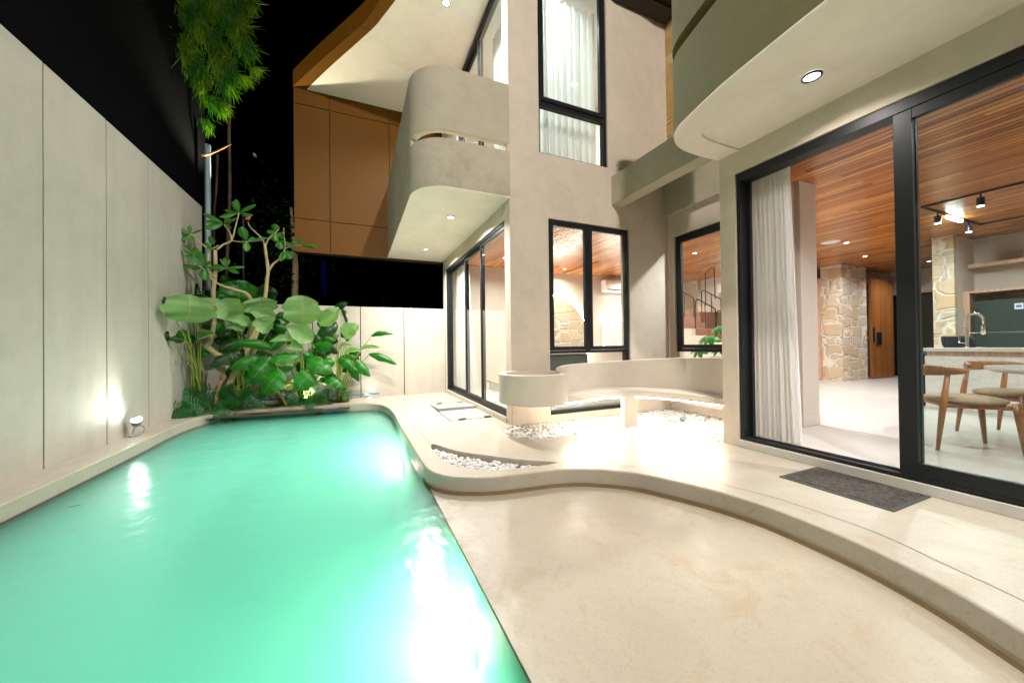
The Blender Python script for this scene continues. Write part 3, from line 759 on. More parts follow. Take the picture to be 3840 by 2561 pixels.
# left sliding door, three leaves
f = frame('sliding_door', H, 'x', sl[0]+.003, sl[1]-.003, sl[2]+.002, sl[3]-.002, (.02, .09, .03, .05), X0+.02, X0+.15, 'black')
for (a, b, w) in ((6.84, 8.195, .105), (5.78, 6.90, .065), (4.685, 5.84, .03)):
    l = frame('door_leaf', f, 'x', a, b, .112, 2.80, (.04, .045, .07, .05), X0+w, X0+w+.035)
    pane(l, 'x', a+.042, b-.047, .184, 2.748, X0+w+.018)
# upper sliding door behind the balcony
f = frame('sliding_door', H, 'x', us_[0]+.003, us_[1]-.003, us_[2]+.002, us_[3]-.002, (.04, .09, .05, .07), X0+.02, X0+.14, 'black')
for (a, b, w) in ((5.78, 7.0, .075), (4.705, 5.85, .03)):
    l = frame('door_leaf', f, 'x', a, b, 3.655, 6.395, (.035, .045, .06, .05), X0+w, X0+w+.035)
    pane(l, 'x', a+.037, b-.047, 3.717, 6.343, X0+w+.018)
# big garden sliding door
f = frame('sliding_door', H, 'x', dr[0]+.003, dr[1]-.003, dr[2]+.002, dr[3]-.002, (.04, .035, .028, .085), XR+.018, XR+.165, 'black')
l = frame('door_leaf', f, 'x', -.75, 1.315, .106, 2.782, (.085, .10, .10, .075), XR+.022, XR+.062)
pane(l, 'x', -.665, 1.215, .206, 2.707, XR+.042, 'glass_t')
l = frame('door_leaf', f, 'x', -.95, 1.27, .106, 2.782, (.085, .06, .07, .05), XR+.072, XR+.108)
MB().box(XR+.12, 2.452, .106, XR+.16, 2.490, 2.786).build('jamb_track', 'black', f)
for k in range(3): MB().box(XR+.065+k*.03, 1.33, .103, XR+.071+k*.03, 2.45, .112).build('track_rail', 'black', f)

# ---- interior shell
mb = MB()
for a in ((3.72, -3.4, 4.86, 2.56), (4.86, -3.4, 14.6, 4.5), (1.96, 4.5, 14.6, 8.26)): mb.face([(a[0], a[1], .09), (a[2], a[1], .09), (a[2], a[3], .09), (a[0], a[3], .09)])
struct(mb.build('interior_floor', 'floor'))
mb = MB(); CZ = 2.985
for a in ((3.86, -3.4, 4.86, 2.56), (4.86, -3.4, 14.6, 4.5), (2.11, 4.5, 14.6, 8.26)): mb.box(a[0], a[1], CZ, a[2], a[3], CZ+.05)
mb.build('timber_ceiling', 'ceiling', H)
MB().box(1.95, 8.255, 0, 14.6, 8.4, 6.9).build('interior_wall', 'inner', H)
MB().box(14.3, -3.4, 0, 14.6, 8.3, 3.1).build('interior_wall', 'inner', H)
MB().box(3.7, -3.6, 0, 14.6, -3.4, 3.1).build('interior_wall', 'inner', H)
MB().box(2.112, 4.662, 0, 2.13, 4.664, 3).build('interior_lining', 'inner', H)
MB().box(4.80, 2.50, .09, 5.13, 2.55, CZ).build('interior_pier', 'inner', H, bevel=.004)
MB().box(4.795, 2.495, .092, 5.135, 2.552, .21).build('skirting_board', 'inner', H, bevel=.002)
MB().box(4.86+.15, 2.552, .09, 5.13, 2.99, CZ).build('interior_pier', 'inner', H)
# upper room
MB().face([(2.12, 4.66, 3.35), (6.6, 4.66, 3.35), (6.6, 8.25, 3.35), (2.12, 8.25, 3.35)]).build('upper_floor', 'palewood', H)
MB().box(2.12, 4.67, 6.60, 6.6, 8.25, 6.7).build('upper_ceiling', 'white', H)
MB().box(5.2, 4.67, 3.3, 5.3, 8.25, 6.65).build('upper_partition', 'inner', H)
# stone pillar, entrance, far wall
MB().box(11.02, 4.87, .09, 12.2, 5.30, CZ-.002).build('stone_pillar', 'stone', H)
MB().box(12.2, 5.12, .09, 14.3, 5.30, CZ-.002).build('stone_wall', 'stone', H)
MB().box(13.9, 2.2, 2.35, 14.29, 5.11, CZ-.003).build('stone_lintel', 'stone', H)
MB().box(14.0, 2.2, .09, 14.29, 5.1, 2.34).build('dark_glazing', 'darkglass', H)
MB().box(10.98, 5.30, .09, 11.06, 6.4, 2.70).build('timber_panel', 'palewood', H)
d_ = thing('entrance_door', 'open orange brown timber door beside the stone wall', 'door', (12.28, 4.83, .09))
MB().box(12.28, 4.80, .10, 13.42, 4.86, 2.70).build('door_panel', 'door', d_, bevel=.004)
MB().box(12.50, 4.765, .98, 12.68, 4.80, 1.30).build('lock_plate', 'black', d_, bevel=.006)
MB().tube([(12.56, 4.75, 1.08), (12.44, 4.75, 1.08)], .012).build('handle', 'black', d_)
MB().box(12.32, 4.775, 1.05, 12.36, 4.80, 1.42).build('pull_bar', 'black', d_)
# kitchen column and back wall
MB().box(9.9, 2.735, .09, 10.02, 3.0, CZ-.002).build('stone_column', 'stone', H)
MB().box(10.02, 2.735, .09, 10.9, 3.0, CZ-.002).build('kitchen_wall', 'inner', H)
MB().box(10.8, -3.4, .09, 10.95, 2.735, CZ-.002).build('kitchen_wall', 'inner', H)
# arch niche with glowing rim on the far wall
ax, az, ar = 4.75, 1.30, 1.04
pts = [(ax+ar*math.cos(t), az+ar*math.sin(t)) for t in [math.pi*k/28 for k in range(29)]]
arch = [(ax+ar, .092)]+pts+[(ax-ar, .092)]
MB().prism(arch, 0, .06, f=lambda u, v, w: (u, 8.18+w, v)).build('stone_arch', 'stone', H)
tp = [(p[0], 8.235, p[1]) for p in ([(ax+ar+.03, .2)]+[(ax+(ar+.03)*math.cos(math.pi*k/28), az+(ar+.03)*math.sin(math.pi*k/28)) for k in range(29)]+[(ax-ar-.03, .2)])]
MB().tube(tp, .012, 6).build('arch_light_strip', m_emit('arch_led', (1, .94, .86), 60), H)
MT['ledw'] = m_emit('shelf_led', (1, .94, .86), 30)
MB().box(6.38, 8.15, .9, 7.35, 8.254, 1.72).build('wall_niche_panel', 'white', H)
MB().box(6.38, 8.17, 1.725, 7.35, 8.25, 1.745).build('niche_light_strip', 'ledw', H)
# stairs
ST = thing('staircase', 'white and timber stair with thin black handrails behind the nook window', 'staircase', (7, 4.8, .09))
def xpoly(name, pxs, X, th, mat, parent):
    q = [onx(x, y, X) for x, y in pxs]; poly = orient([(p.y, p.z) for p in q])
    return MB().prism(poly, 0, th, f=lambda u, v, w: (X+w, u, v)).build(name, mat, parent, recalc=True)
xpoly('stringer', [(2553, 1232), (2593, 1232), (2593, 1258), (2631, 1258), (2631, 1284), (2700, 1284), (2760, 1330), (2760, 1420), (2553, 1420)], 6.6, .12, 'inner', ST)
for k, (y0, y1, xr) in enumerate(((1172, 1193, 2625), (1193, 1212, 2627), (1212, 1233, 2650), (1233, 1258, 2760), (1258, 1284, 2770), (1284, 1310, 2780))):
    xpoly('tread', [(2540, y0), (xr, y0-3), (xr, y1-2), (2540, y1)], 7.4-.12*k, .9, 'tread', ST)
xpoly('stringer', [(2613, 1214), (2613, 1193), (2622, 1193), (2622, 1151), (2658, 1147), (2658, 1124), (2693, 1121), (2693, 1097), (2740, 1094), (2740, 1260), (2655, 1238)], 8.4, .5, 'inner', ST)
xpoly('stone_wall', [(2540, 1035), (2618, 1010), (2618, 1260), (2540, 1260)], 9.6, .2, 'stone', ST)
xpoly('stair_wall', [(2612, 1010), (2760, 985), (2760, 1330), (2612, 1330)], 9.7, .2, 'inner', ST)
def rail(pxs, X, r=.014):
    q = [tuple(onx(x, y, X)) for x, y in pxs]; MB().tube(q, r, 6).build('handrail', 'black', ST)
rail([(2540, 1085), (2600, 1116), (2602, 1120), (2604, 1256)], 7.3); rail([(2567, 1100), (2567, 1234)], 7.3, .01)
rail([(2607, 1256), (2609, 1130), (2612, 1122), (2618, 1123), (2680, 1157), (2683, 1163), (2684, 1290)], 7.1); rail([(2643, 1138), (2647, 1262)], 7.1, .01)
rail([(2632, 1212), (2631, 1096), (2635, 1089), (2640, 1089), (2700, 1120), (2704, 1126), (2706, 1230)], 8.2); rail([(2667, 1104), (2669, 1235)], 8.2, .01)
rail([(2646, 1146), (2645, 1025), (2672, 1001)], 8.3); rail([(2678, 1000), (2682, 1120)], 8.3)
rail([(2687, 1235), (2688, 1172), (2692, 1166), (2700, 1166), (2720, 1175)], 6.9)

# ================================================================== BENCH
ZB = .73
BN = thing('concrete_bench', 'curved cream concrete bench with drum planter and glowing light strip under its seat', 'bench', (3.3, 3.9, 0))
# drum planter
cxp, cyp, rp = 2.04, 4.028, .43
ang = [2*math.pi*k/64 for k in range(64)]
out_ = [(cxp+rp*math.cos(a), cyp+rp*math.sin(a)) for a in ang]; inn = [(cxp+(rp-.085)*math.cos(a), cyp+(rp-.085)*math.sin(a)) for a in ang]
mb = MB(); n_ = 64
A = [mb.vert((*p, .385)) for p in out_]; B_ = [mb.vert((*p, .74)) for p in out_]; C_ = [mb.vert((*p, .74)) for p in inn]; D_ = [mb.vert((*p, .385)) for p in inn]
for k in range(n_):
    j = (k+1) % n_; mb.idx([A[k], A[j], B_[j], B_[k]]); mb.idx([B_[k], B_[j], C_[j], C_[k]]); mb.idx([C_[k], C_[j], D_[j], D_[k]]); mb.idx([D_[k], D_[j], A[j], A[k]])
mb.build('planter', 'bench', BN, 'auto', bevel=.008, recalc=True)
MB().lathe([(rp-.086, .39), (rp-.086, .42)], (cxp, cyp, 0), 48).build('planter_floor', 'bench', BN)
inner = smooth_path([(2.465, 3.93, .745), (2.50, 4.06, .765), (2.60, 4.17, .79), (2.80, 4.27, .805), (3.12, 4.325, .815), (3.52, 4.285, .83), (3.95, 3.965, .863), (4.22, 3.61, .885)], 6)
inner2 = inner + smooth_path([(4.22, 3.61, .885), (4.13, 3.28, .895), (4.04, 2.95, .905), (3.98, 2.72, .91)], 6)[1:]
p2 = [(p[0], p[1]) for p in inner2]; sg = 1 if offset(p2, .1)[10][1] > p2[10][1] else -1
outr = offset(p2, .10*sg); ci = len(inner)-1
mb = MB(); V = []
for (x, y, z), (ox, oy) in zip(inner2, outr):
    V.append([mb.vert(q) for q in ((x, y, .38), (x, y, z), (ox, min(oy, Y0-.003), z), (ox, min(oy, Y0-.003), .38))])
for a, b in zip(V, V[1:]):
    for k in range(4): mb.idx([a[k], a[(k+1) % 4], b[(k+1) % 4], b[k]])
mb.idx(V[0]); mb.idx(V[-1][::-1])
mb.build('backrest', 'bench', BN, 'auto', bevel=.008, recalc=True)
front = smooth_path([(2.29, 3.83), (2.40, 3.785), (2.64, 3.795), (2.95, 3.865), (3.23, 3.858), (3.53, 3.69), (3.71, 3.36), (3.80, 2.95), (3.84, 2.72)], 6)
seatp = list(front)+[(p[0], p[1]) for p in inner2[::-1]]
mb = MB(); mb.prism(orient(seatp), .375, .455); mb.build('seat', 'bench', BN, 'auto', bevel=.008, recalc=True)
sf = 1 if offset(front, .03)[8][1] > front[8][1] else -1
lp = offset(front[2:-2], .030*sf)
MT['led'] = m_emit('bench_led', (1, .90, .76), 175)
MB().tube([(x, y, .368) for x, y in lp], .006, 6).build('light_strip', 'led', BN)
MB().prism([(3.235, 3.75), (3.385, 3.675), (3.455, 3.825), (3.305, 3.90)], -.04, .378).build('leg', 'bench', BN, bevel=.006, recalc=True)
q = onz(2561, 1575, .02)
gl = thing('ground_spotlight', 'small grey spotlight lying unlit on the white pebbles', 'spotlight', (q.x, q.y, 0))
MB().tube([(q.x-.02, q.y, .03), (q.x+.045, q.y+.01, .045)], [.035, .03], 14).build('head', 'greypipe', gl, True)
MB().box(q.x-.012, q.y-.012, -.03, q.x+.012, q.y+.012, .02).build('spike', 'greypipe', gl)

# ================================================================== LIGHTS
G1 = 'recessed lights in the balcony soffit'
downlight(1.376, 5.465, 3.084, 66, 'black rimmed recessed light in the balcony soffit, nearer one', group=G1)
downlight(1.35, 7.48, 3.084, 66, 'recessed light in the balcony soffit, farther one', r=.04, group=G1)
downlight(3.20, 1.57, 3.111, 8, 'black rimmed recessed light in the large canopy soffit over the deck', r=.05)
for y, lb_ in ((.05, 'canopy soffit light over the near end of the doormat deck'), (-1.5, 'canopy soffit light behind the camera'), (-2.8, 'canopy soffit light at the far end behind the camera')): downlight(3.12, y, 3.111, 6, lb_, r=.05, group='canopy lights behind the view')
downlight(1.35, 5.52, 6.469, 110, 'bright recessed light in the upper roof soffit', r=.05, lens='lampcool', col=(.93, 1, .97))
fd = thing('floodlight', 'added soft floodlight on a tall mast behind the camera, standing in for unseen lamps', 'floodlight', (-.4, -4.2, 0))  # added lamp and mast, out of view, to light the facade
MB().tube([(-.4, -4.25, -.05), (-.4, -4.25, 7.2)], .04, 12).build('mast', 'greypipe', fd, 'auto')
MB().box(-.65, -4.29, 7.15, -.15, -4.21, 7.5).build('housing', 'black', fd, bevel=.01)
MB().box(-.63, -4.208, 7.17, -.17, -4.204, 7.48).build('lens', 'lampwhite', fd)
FL = bpy.data.lights.new('lamp', 'AREA'); FL.shape = 'RECTANGLE'; FL.size = .46; FL.size_y = .3; FL.energy = 680; FL.color = (1, .95, .89)
fo = bpy.data.objects.new('lamp', FL); COL.objects.link(fo); fo.parent = fd; fo.location = (0, .02, 7.33); fo.rotation_euler = Vector((.42, 1, -.3)).to_track_quat('-Z', 'Y').to_euler()
GT = 'small recessed lights in the timber ceilings'
for x, y, lab in ((4.85, 7.75, 'recessed ceiling light just in front of the glowing stone arch'), (3.0, 7.2, 'recessed ceiling light over the far end of the daybed'), (2.9, 5.6, 'recessed ceiling light over the near end of the daybed'), (4.9, 5.6, 'recessed ceiling light inside the casement window, nearest the glass'), (7.0, 7.4, 'recessed ceiling light in front of the air conditioner'), (6.6, 5.4, 'recessed ceiling light between the air conditioner and the staircase')):
    downlight(x, y, CZ, 21, lab, r=.035, trim='white', group=GT)
for x, y, p, lab in ((8.7, 3.75, 15, 'small recessed ceiling light beside the large round speaker disc'), (5.0, -.7, 26, 'recessed ceiling light behind the dining chair nearest the glass'), (6.2, -.6, 15, 'recessed ceiling light beyond the right end of the dining room view'), (7.3, .2, 15, 'recessed ceiling light over the right side of the dining table'), (10.5, 4.2, 15, 'recessed ceiling light in front of the stone pillar'), (12.7, 3.9, 15, 'recessed ceiling light in front of the timber entrance door'), (9.2, 1.2, 15, 'recessed ceiling light between the island and the refrigerator'), (6.4, -2.2, 15, 'recessed ceiling light farthest from the nook in the dining room'), (9.5, 6.6, 15, 'recessed ceiling light beside the stairwell'), (4.2, .6, 24, 'added out of view ceiling light brightening the curtain, just inside the garden door'), (5.18, 3.45, 42, 'recessed ceiling light above the potted plant inside the nook window')):  # lamp inside the garden door is added, unseen, to brighten the curtain
    downlight(x, y, CZ, p, lab, r=.035, trim='white', group=GT, col=(.96, .97, 1))
for x, y, lab in ((3.0, 5.15, 'ceiling light just inside the tall upstairs window'), (3.0, 6.8, 'ceiling light deep inside the upstairs room'), (4.3, 6.4, 'ceiling light near the partition of the upstairs room')):
    downlight(x, y, 6.60, 30, lab, r=.06, trim='white', group='upstairs ceiling lights', col=(.93, 1, 1))
q = onz(3115, 908, CZ); sp_ = thing('ceiling_speaker', 'large round white speaker disc in the timber ceiling', 'speaker', tuple(q))
MB().lathe([(.02, -.012), (.13, -.012), (.15, -.003)], tuple(q), 36, cap=True).build('grille', 'white', sp_, True)
# garden floodlight on the wall foot
fl = thing('garden_spotlight', 'lit floodlight with a looped cable at the foot of the tall left wall', 'spotlight', (-2.57, 6.07, 0))
MB().tube([(-2.56, 6.03, .03), (-2.545, 6.07, .16)], [.012, .012], 8).build('bracket', 'greypipe', fl)
MB().tube([(-2.55, 6.09, .15), (-2.525, 6.03, .215)], [.045, .055], 18).build('head', 'greypipe', fl, 'auto')
MB().tube([(-2.525, 6.030, .216), (-2.5245, 6.0285, .218)], .048, 18).build('lens', 'lampcool', fl)
MB().tube(smooth_path([(-2.55, 6.08, .14), (-2.50, 6.14, .10), (-2.50, 6.10, .02), (-2.57, 6.0, .008), (-2.62, 6.1, .006)], 6), .006, 6).build('cable', 'greypipe', fl)
spotl(fl, (-2.515, 6.0, .24), (-2.66, 5.66, .6), 11, 100, 1.0, .04, (.97, 1, .9))
spotl(fl, (-2.50, 6.0, .25), (-1.6, 4.4, 1.8), 26, 130, .8, .04, (.97, 1, .9))
# green uplight in the planting, wall washer on the deck
q = onz(1140, 1495, .03)
gu = thing('garden_spotlight', 'small lit uplight half hidden among the leaves of the planting bed', 'spotlight', (q.x, 8.0, 0))
gx = onz(1150, 1500, .0).x*.9
MB().tube([(-.86, 7.98, .0), (-.86, 7.96, .08)], [.03, .035], 14).build('head', 'black', gu, 'auto')
MB().tube([(-.86, 7.958, .082), (-.86, 7.957, .084)], .03, 14).build('lens', 'lampwhite', gu)
gu.location = (-.86, 7.98, 0)
for ch in gu.children: ch.location = Vector(ch.location)
spotl(gu, (-.86, 7.95, .10), (-.9, 8.0, 2.0), 55, 150, .8, .03, (.85, 1, .55))
dk = thing('deck_light', 'tiny recessed light glowing in the deck at the foot of the low back wall', 'deck light', (.27, 8.20, 0))
MB().lathe([(.001, .003), (.028, .003), (.03, .001)], (.27, 8.20, 0), 20, cap=False).build('lens', 'lampwhite', dk)
spotl(dk, (.27, 8.20, .012), (.30, 8.36, .9), 2.5, 110, .8, .02, (1, .97, .9))
# bamboo light behind the wall
bl_ = thing('garden_spotlight', 'small black floodlight clamped high behind the corner post, aimed up at the bamboo', 'spotlight', (-2.15, 9.15, 3.9))
MB().tube([(-2.15, 9.15, 3.86), (-2.15, 9.10, 4.0)], [.03, .05], 12).build('head', 'black', bl_, 'auto')
MB().tube([(-2.15, 9.15, 3.88), (-2.15, 9.2, 3.80), (-2.15, 9.2, 0)], .02, 8).build('pole', 'black', bl_)
spotl(bl_, (-2.15, 9.08, 4.06), (-2.0, 8.0, 6.1), 260, 100, .6, .05, (1, .95, .7))
# underwater lamps
for (x, y, z, pw) in ((.555, 4.92, -.52, 48), (.562, 1.95, -.55, 36), (.562, -1.4, -.55, 26)):
    u = thing('pool_light', 'bright underwater lamp in the pool side ' + ('beyond' if y > 3 else 'below' if y > 0 else 'behind the view from')+' the shallow shelf', 'pool light', (x, y, z), 'underwater pool lamps')
    mb = MB(); mb.tube([(x+.012, y, z), (x-.02, y, z)], [.12, .11], 28); mb.build('rim', 'white', u, 'auto')
    MB().tube([(x-.021, y, z), (x-.027, y, z)], [.09, .085], 24).build('lens', 'lampwhite', u)
    L_ = bpy.data.lights.new('lamp', 'POINT'); L_.energy = pw*.5; L_.shadow_soft_size = .07; L_.color = (1, 1, .93)
    lo_ = bpy.data.objects.new('lamp', L_); COL.objects.link(lo_); lo_.parent = u; lo_.location = (-.13, 0, 0)

# ================================================================== CURTAINS
def curtain(name, label, plane, w, u0, u1, z0, z1, folds, amp, mat, flare=0, group=None, top_shift=0):
    """hanging cloth: wave in w along u; flare widens u1 towards the bottom"""
    nu, nv = folds*8, 14; mb = MB(); g = {}
    ph = random.uniform(0, 6)
    for j in range(nv+1):
        t = j/nv; z = z1+(z0-z1)*t
        for i in range(nu+1):
            s = i/nu; e = u1+flare*t**1.6; u = u0+top_shift*(1-t)*s+(e-u0)*s
            a = amp*(.75+.35*t)*(1+.35*math.sin(i*.37+ph)); ww = w+a*math.sin(2*math.pi*folds*s+.5*math.sin(s*9+ph)+.25*math.sin(t*4+s*6))
            uu = u+.25*amp*math.sin(4*math.pi*folds*s+ph)
            g[i, j] = mb.vert((ww, uu, z+.006*math.sin(i*.8)) if plane == 'x' else (uu, ww, z+.006*math.sin(i*.8)))
    for j in range(nv):
        for i in range(nu): mb.idx([g[i, j], g[i+1, j], g[i+1, j+1], g[i, j+1]])
    o = mb.build(name, mat, smooth=True); return tag(o, label, 'curtain', group)
curtain('curtain', 'white pleated floor length curtain drawn to the left of the big garden door', 'x', 3.96, 2.535, 2.085, .10, 2.95, 10, .042, 'curtain', -.02, top_shift=.05)
curtain('sheer_curtain', 'sheer white curtain bunched at the far end of the three leaf sliding door', 'x', 2.19, 8.18, 7.15, .12, 2.93, 9, .035, 'sheer', -.55, top_shift=.1)
curtain('sheer_curtain', 'slim sheer curtain gathered at the near end of the three leaf sliding door', 'x', 2.19, 4.72, 4.93, .12, 2.93, 4, .03, 'sheer')
curtain('sheer_curtain', 'bright sheer curtain hanging behind the tall upstairs front window', 'y', 4.84, 2.22, 3.64, 3.40, 6.5, 11, .05, 'sheer')
curtain('sheer_curtain', 'glowing sheer curtain behind the upstairs balcony sliding door', 'x', 2.30, 4.72, 5.9, 3.4, 6.5, 12, .035, 'sheer')

# ================================================================== FURNITURE
def chair(name, label, loc, rz, group):
    t = thing(name, label, 'chair', (0, 0, 0), group)
    def leg(x0, y0, x1, y1, top, r0=.013, r1=.024, r2=.017):
        MB().tube([(x0, y0, 0), (x0+(x1-x0)*.55, y0+(y1-y0)*.55, top*.58), (x1, y1, top)], [r0, r1, r2], 12).build('leg', 'oak', t, True)
    leg(-.25, -.27, -.225, -.185, .70); leg(.25, -.27, .225, -.185, .70)
    leg(-.245, .255, -.225, .215, .45, .013, .022, .023); leg(.245, .255, .225, .215, .45, .013, .022, .023)
    mb = MB(); mb.prism([(-.215, -.20), (.215, -.20), (.215, .215), (-.215, .215)], .385, .425); mb.build('seat_frame', 'oak', t, bevel=.012)
    mb = MB(); n = 36; rings = []
    for (k, z) in ((.90, .425), (1.0, .44), (1.0, .455), (.93, .472), (.7, .484), (.35, .49)):
        rings.append([mb.vert((.245*k*math.copysign(abs(math.cos(a))**.72, math.cos(a)), .235*k*math.copysign(abs(math.sin(a))**.72, math.sin(a))+.01, z)) for a in [2*math.pi*q/n for q in range(n)]])
    for A, B in zip(rings, rings[1:]):
        for q in range(n): mb.idx([A[q], A[(q+1) % n], B[(q+1) % n], B[q]])
    mb.idx(rings[-1]); mb.idx(rings[0][::-1]); mb.build('seat', 'cushion', t, True)
    mb = MB(); rings = []; M_ = 24
    for i in range(M_+1):
        s = i/M_*2-1; a = s*1.15; x = .335*math.sin(a)/math.sin(1.15)*.93; y = -.275+.30*(1-math.cos(a)); hh = .046*(1-.62*abs(s)**2.2)+.004; th = .014+.012*abs(s)**3; zz = .715+.012*abs(s)
        if i in (0, M_): hh *= .55; th *= .6
        tx, ty = math.cos(a), math.sin(a); nx, ny = -ty, tx
        rings.append([mb.vert((x+nx*th*math.cos(b), y+ny*th*math.cos(b), zz+hh*math.sin(b))) for b in [2*math.pi*q/12 for q in range(12)]])
    for A, B in zip(rings, rings[1:]):
        for q in range(12): mb.idx([A[q], A[(q+1) % 12], B[(q+1) % 12], B[q]])
    mb.idx(rings[0][::-1]); mb.idx(rings[-1]); mb.build('backrest', 'oak', t, True, recalc=True)
    t.location = loc; t.rotation_euler = (0, 0, rz); return t
GC = 'dining chairs around the round table'
c1 = chair('dining_chair', 'teak armless dining chair with beige seat, nearest the glass sliding door', (5.22, 1.41, .09), math.atan2(-.78, .63)-math.pi/2, GC)
c2 = copy_tree(c1); c2.location = (6.20, 1.34, .09); c2.rotation_euler = (0, 0, math.atan2(-.95, -.35)-math.pi/2)
c2['label'] = 'teak dining chair half hidden behind the round stone table top'
c3 = copy_tree(c1); c3.location = (6.52, .62, .09); c3.rotation_euler = (0, 0, math.atan2(0, -1)-math.pi/2)
c3['label'] = 'teak dining chair at the right frame edge beyond the pink tray'
tb = thing('dining_table', 'round pale stone dining table on a fluted wooden drum base', 'table', (5.66, .72, .09))
MB().lathe([(.60, .705), (.645, .722), (.65, .735), (.645, .75), (.01, .75)], (5.66, .72, .09), 72).build('tabletop', 'marble', tb, 'auto')
MB().lathe([(.30, 0), (.30, .705)], (5.66, .72, .09), 48).build('pedestal', 'palewood', tb, 'auto')
tray = thing('tray', 'pink flared tray standing on the round dining table', 'tray', (5.75, .72, .84))
mb = MB(); a_ = [(-.13, -.2), (.13, -.2), (.13, .2), (-.13, .2)]
lo = [mb.vert((5.66+x*.75, .80+y*.8, .842)) for x, y in a_]; hi = [mb.vert((5.66+x, .80+y, .95)) for x, y in a_]; hi2 = [mb.vert((5.66+x*.93, .80+y*.95, .95)) for x, y in a_]; lo2 = [mb.vert((5.66+x*.68, .80+y*.76, .855)) for x, y in a_]
for k in range(4): j = (k+1) % 4; mb.idx([lo[k], lo[j], hi[j], hi[k]]); mb.idx([hi[k], hi[j], hi2[j], hi2[k]]); mb.idx([hi2[k], hi2[j], lo2[j], lo2[k]])
mb.idx(lo[::-1]); mb.idx(lo2); mb.build('tray_body', 'pink', tray, bevel=.004)
# island
IX = 7.8
isl = thing('kitchen_island', 'speckled terrazzo kitchen island with pale stone counter and timber trim', 'kitchen island', (8.2, 1.2, .09))
yl = onx(3461, 1305, IX).y
zt_ = onx(3461, 1304.5, IX).z
MB().box(IX, -1.2, zt_-.05, IX+.95, yl, zt_).build('countertop', 'counter', isl, bevel=.004)
MB().box(IX+.05, -1.15, zt_-.115, IX+.9, yl-.02, zt_-.052).build('timber_trim', 'palewood', isl)
MB().box(IX+.02, -1.15, .09, IX+.92, yl-.01, zt_-.118).build('base_panel', 'terrazzo', isl, bevel=.004)
MB().box(IX+.28, yl-1.15, zt_-.03, IX+.72, yl-.45, zt_+.004).build('sink_rim', 'steel', isl)
# tap
q = onx(3627, 1300, IX+.35); tx, ty, tz = q.x, q.y, zt_+.004
tp_ = thing('kitchen_tap', 'tall chrome spring neck tap on the island counter', 'tap', (tx, ty, tz))
MB().lathe([(.03, 0), (.03, .01), (.019, .02), (.019, .26)], (tx, ty, tz), 18).build('body', 'chrome', tp_, 'auto')
MB().tube([(tx, ty, tz+.26)]+[(tx, ty-.075+.075*math.cos(a), tz+.40+.085*math.sin(a)) for a in [math.pi*k/10 for k in range(11)]]+[(tx, ty-.15, tz+.30)], .011, 8).build('spout', 'chrome', tp_, True)
hel = []
for k in range(150):
    t = k/149
    if t < .35: c = Vector((tx, ty, tz+.26+.14*t/.35)); e1, e2 = Vector((1, 0, 0)), Vector((0, 1, 0))
    else:
        a = math.pi*(t-.35)/.65; c = Vector((tx, ty-.075+.075*math.cos(a), tz+.40+.085*math.sin(a))); e1, e2 = Vector((1, 0, 0)), Vector((0, math.cos(a), math.sin(a)))
    b = k*2*math.pi/7.5; hel.append(c+(e1*math.cos(b)+e2*math.sin(b))*.02)
MB().tube(hel, .0035, 4).build('spring', 'chrome', tp_, True)
MB().lathe([(.018, 0), (.027, .015), (.022, .12), (.018, .14)], (tx, ty-.15, tz+.18), 16).build('spray_head', 'chrome', tp_, 'auto')
MB().tube([(tx, ty, tz+.21), (tx, ty-.15, tz+.21)], .007, 6).build('arm', 'chrome', tp_)
MB().tube([(tx, ty, tz+.06), (tx, ty+.07, tz+.07), (tx, ty+.072, tz+.15)], .012, 8).build('lever', 'chrome', tp_)
# bag
bgx = thing('bag', 'dark slouching fabric bag on the left end of the island counter', 'bag', (IX+.5, yl-.15, zt_))
mb = MB(); rings = []
for (z, k, sy) in ((0, .95, 0), (.05, 1.02, .0), (.11, .98, .01), (.15, .92, .02), (.17, .86, .03)):
    rings.append([mb.vert((IX+.5+.11*k*math.copysign(abs(math.cos(a))**.6, math.cos(a)), yl-.22+sy+.16*k*(1+.06*math.sin(3*a+z*20))*math.copysign(abs(math.sin(a))**.6, math.sin(a)), zt_+.001+z)) for a in [2*math.pi*q_/24 for q_ in range(24)]])
for A, B in zip(rings, rings[1:]):
    for k in range(24): mb.idx([A[k], A[(k+1) % 24], B[(k+1) % 24], B[k]])
mb.idx(rings[0][::-1]); mb.idx(rings[-1]); mb.build('bag_body', 'navy', bgx, True)
MB().tube(smooth_path([(IX+.38, yl-.33, zt_+.17), (IX+.37, yl-.40, zt_+.10), (IX+.4, yl-.47, zt_+.02), (IX+.45, yl-.5, zt_+.012)], 5), .008, 6).build('strap', 'navy', bgx)
st_ = thing('bar_stool', 'dark upholstered bar stool beyond the left end of the island', 'stool', (IX+.35, yl+.24, .09))
MB().box(IX+.15, yl+.03, .42, IX+.5, yl+.13, .90).build('backrest', 'navy', st_, bevel=.03)
for dx in (.18, .52):
    for dy in (.05, .11): MB().tube([(IX+dx, yl+dy, .09), (IX+dx, yl+dy, .43)], .012, 8).build('leg', 'black', st_)
